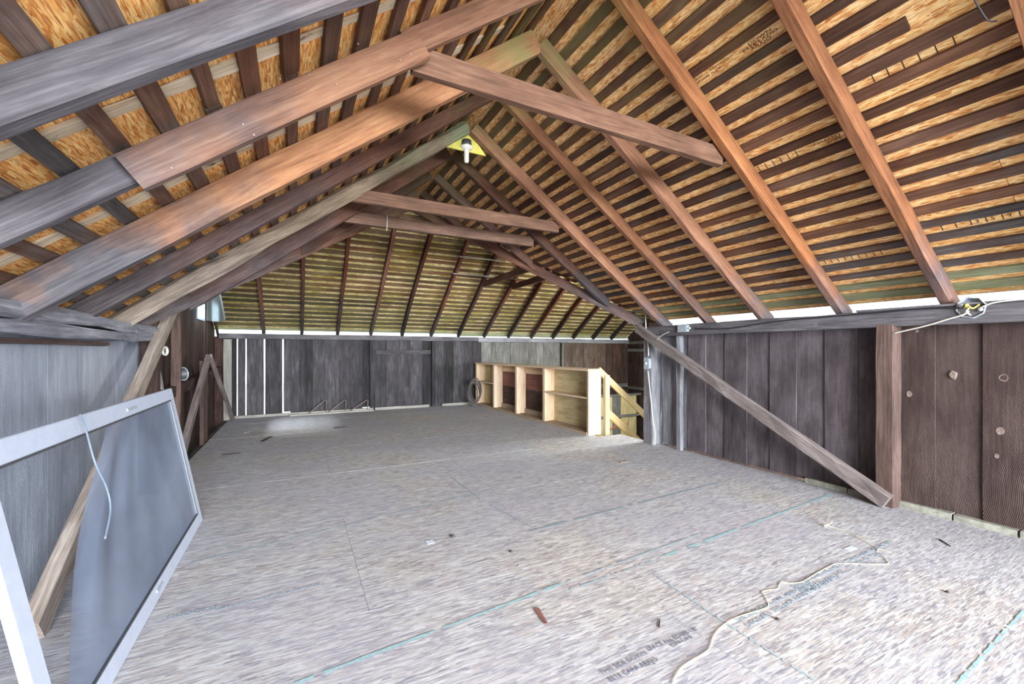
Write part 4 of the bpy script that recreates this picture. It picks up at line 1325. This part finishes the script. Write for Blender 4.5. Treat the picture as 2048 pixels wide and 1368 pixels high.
FW = 0.088
beam('frame_rail', sp(SY0, FW / 2), sp(SY1, FW / 2), FW, 0.03, M['white_metal'], screen, sn, segs=1, ch=0.004)
beam('frame_rail', sp(SY0, SH - FW / 2), sp(SY1, SH - FW / 2), FW, 0.03, M['white_metal'], screen, sn, segs=1, ch=0.004)
beam('frame_stile', sp(SY0 + FW / 2, FW), sp(SY0 + FW / 2, SH - FW), FW, 0.03, M['white_metal'], screen, sn, segs=1, ch=0.004)
beam('frame_stile', sp(SY1 - FW / 2, FW), sp(SY1 - FW / 2, SH - FW), FW, 0.03, M['white_metal'], screen, sn, segs=1, ch=0.004)
for h in (FW + 0.004, SH - FW - 0.004):
    beam('spline_groove', sp(SY0 + FW, h, 0.012), sp(SY1 - FW, h, 0.012), 0.008, 0.008, M['tin'], screen, sn)
beam('spline_groove', sp(SY1 - FW - 0.004, FW, 0.012), sp(SY1 - FW - 0.004, SH - FW, 0.012), 0.008, 0.008, M['tin'], screen, sn)
beam('latch', sp(3.22, SH - 0.05, 0.017), sp(3.38, SH - 0.05, 0.017), 0.014, 0.006, M['steel'], screen, sn)
beam('latch', sp(3.0, 0.05, 0.017), sp(3.1, 0.05, 0.017), 0.016, 0.006, M['steel'], screen, sn)
bm = bmesh.new()
nu, nv = 26, 14
g = []
for j in range(nv + 1):
    h = FW - 0.01 + (SH - 2 * FW + 0.02) * j / nv
    f = j / nv
    ys0 = 2.0 + 0.95 * (f ** 1.25) + 0.08 * math.sin(f * 3.1)
    rowv = []
    for i in range(nu + 1):
        u = i / nu
        yv = ys0 + (SY1 - FW + 0.01 - ys0) * u
        fold = math.exp(-u * 5.0) * math.sin(u * 34.0 + f * 2) * 0.035 + (1 - u) * 0.05 * math.sin(f * math.pi)
        pnt = sp(yv, h, 0.004 - abs(fold) * (0.6 if f < 0.97 else 0) * math.sin(f * math.pi))
        rowv.append(bm.verts.new(pnt - Vector((SX0, 3, 0))))
    g.append(rowv)
for j in range(nv):
    for i in range(nu):
        bm.faces.new((g[j][i], g[j][i + 1], g[j + 1][i + 1], g[j + 1][i]))
mesh_obj('mesh_cloth', bm, M['screen'], Matrix.Translation((SX0, 3, 0)), screen, True)
cp = [on_x(160, 828, -0.86), on_x(172, 860, -0.83), on_x(190, 925, -0.79), on_x(213, 975, -0.76), on_x(221, 1020, -0.74), on_x(210, 1078, -0.73)]
tag(tube('cord', cp, 0.0045, M['cable_g']), 'grey cord draped over the top rail of the leaning screen', 'cord')

# ------------------------------------------------------------------ light fitting at the ridge
lp = Vector((1.74, 4.60, 3.745))
poly_pts = [(RX - 0.30, 4.56, 3.70), (RX + 0.22, 4.56, 3.70), (RX + 0.02, 4.56, 3.93), (RX - 0.02, 4.56, 3.93)]
o = poly('gusset_board', poly_pts, (0, -1, 0), 0.018, M['yellow_bd'], None, (1, 0, 0))
tag(o, 'yellow gusset board under the ridge behind the bare light', 'board')
fx = empty('light_fitting', lp, 'white porcelain lampholder with a tube bulb at the ridge', 'light')
lathe('box_base', [(0.055, 0.05), (0.06, 0.0), (0.06, -0.02)], lp + Vector((0, -0.07, 0.02)), (0, 0, 1), M['tin'], fx, 18)
lathe('lampholder', [(0.03, -0.035), (0.07, -0.012), (0.076, 0.0), (0.07, 0.012), (0.03, 0.016)], lp + Vector((0, -0.07, -0.01)), (0, 0, 1), M['white_pl'], fx, 22)
lathe('bulb', [(0.022, 0.0), (0.029, -0.02), (0.029, -0.13), (0.024, -0.15), (0.008, -0.155)], lp + Vector((0, -0.07, -0.03)), (0, 0, 1), M['white_pl'], fx, 16)

# ------------------------------------------------------------------ bits on the floor
string_px = [(1345, 1368), (1352, 1350), (1368, 1330), (1405, 1308), (1420, 1295), (1428, 1270), (1450, 1247), (1480, 1232), (1525, 1218), (1537, 1210), (1530, 1192), (1524, 1184), (1534, 1180), (1555, 1177), (1562, 1164), (1580, 1166), (1605, 1163), (1630, 1148), (1662, 1131), (1680, 1127), (1770, 1128), (1774, 1121), (1766, 1112)]
tag(tube('string', [fp(px, py, 0.004) for px, py in string_px], 0.002, M['string'], k=4), 'long thin yellow-white string snaking across the near floor', 'string')
s2 = [(1783, 1105), (1758, 1098), (1755, 1103), (1752, 1095), (1725, 1080), (1700, 1066), (1672, 1056), (1650, 1050)]
tag(tube('string', [fp(px, py, 0.004) for px, py in s2], 0.0018, M['string'], k=4), 'shorter pale string end running up to a frayed knot', 'string')
tag(tube('twig', [fp(1648, 1052, 0.01), fp(1658, 1048, 0.02), fp(1664, 1043, 0.05)], 0.005, M['string']), 'frayed straw knot at the end of the shorter string', 'straw')


def chip(px, py, px2, py2, w, lb, mat='bark', th=0.012):
    a, b = fp(px, py, th / 2 + 0.001), fp(px2, py2, th / 2 + 0.001)
    tag(beam('wood_splinter', a, b, w, th, M[mat], None, segs=4, jit=w * 0.25, taper=0.6), lb, 'splinter')


chip(523, 883, 543, 873, 0.05, 'dark bark piece in the bright patch near the daylight slits')
chip(669, 856, 692, 853, 0.05, 'flat dark splinter near the far wire frames')
chip(445, 910, 482, 906, 0.03, 'dark stick by the left edge of the far floor')
chip(490, 866, 500, 864, 0.04, 'small pale chip near the far left corner of floor', 'paper', 0.004)
chip(1073, 1217, 1092, 1248, 0.03, 'brown flat chip on the middle near floor', 'red_brown', 0.005)
chip(1318, 1254, 1320, 1238, 0.006, 'thin black sliver near the floor stamps', 'bark', 0.004)
chip(1878, 1078, 1902, 1093, 0.006, 'thin dark twig near the right wall footing', 'bark', 0.006)
chip(1240, 925, 1262, 923, 0.02, 'small dark crumb pile near the corner post', 'mud', 0.008)
for px, py, w, h, lb in ((860, 1084, 0.028, 0.03, 'small square white label stuck on the mid floor'), (1701, 1097, 0.05, 0.02, 'narrow white paper strip near the string')):
    c = fp(px, py, 0.003)
    tag(poly('paper_label', [c + Vector((-w, -h, 0)), c + Vector((w, -h, 0)), c + Vector((w, h, 0)), c + Vector((-w, h, 0))], (0, 0, 1), 0.001, M['paper'], None, (1, 0, 0)), lb, 'label')
for i, (px, py, lb) in enumerate(((1555, 1238, 'small black pebble beside the blue floor stamp'), (1895, 1183, 'dark pebble on the floor towards the right wall'), (1022, 1103, 'dark nut-like pebble in the middle of floor'), (905, 1072, 'clump of dark dirt near the white label'))):
    c = fp(px, py, 0.006)
    bm = bmesh.new()
    bmesh.ops.create_icosphere(bm, subdivisions=2, radius=0.011 if i < 3 else 0.016)
    for v in bm.verts:
        v.co *= 1 + 0.35 * mnoise.noise(v.co * 60 + Vector((i, 0, 0)))
        v.co.z *= 0.6
    tag(mesh_obj('pebble', bm, M['bark'], Matrix.Translation(c), None, True), lb, 'pebble')

# ------------------------------------------------------------------ wall behind the camera with the loft door opening
wall_back = empty('wall_back', (1.7, YB, 0), 'gable wall behind the camera with a loft door opening widened for light', 'wall', kind='structure')
bclips = [((RX, 0, RZ + 0.12), NR), ((RX, 0, RZ + 0.12), NL)]
x = -1.4
while x < 4.95:
    x1 = min(x + 0.36, 4.95)
    xm = (x + x1) / 2
    spans = [(-0.1, 4.1)]
    if -1.1 < xm < 4.3:  # opening widened to let more light reach the left side
        spans = [(-0.1, 0.12), (2.75, 4.1)]
    for a, b in spans:
        beam('plank', (xm, YB - 0.02, a), (xm, YB - 0.02, b), x1 - x - 0.005, 0.026, M['wall_r'], wall_back, (0, 1, 0), clips=bclips)
    x = x1

# ------------------------------------------------------------------ outside and the floor below
gr = poly('ground', [(-40, -40, -2.62), (50, -40, -2.62), (50, 60, -2.62), (-40, 60, -2.62)], (0, 0, 1), 0.05, M['ground'], None)
tag(gr, 'pale gravel and grass ground outside the barn', 'ground', kind='structure')
lf = poly('lower_floor', [(-1.5, -1.9, -2.55), (9.6, -1.9, -2.55), (9.6, 10.4, -2.55), (-1.5, 10.4, -2.55)], (0, 0, 1), 0.04, M['concrete'], None)
tag(lf, 'dark concrete floor of the barn below the loft', 'floor', kind='structure')

# ------------------------------------------------------------------ bring everything to true size
done = set()
for o in COL.objects:
    if o.type in ('MESH', 'EMPTY'):
        mb = o.matrix_basis.copy()
        mb.translation = mb.translation * S
        o.matrix_basis = mb
        if o.type == 'MESH' and o.data.name not in done:
            done.add(o.data.name)
            o.data.transform(Matrix.Scale(S, 4))
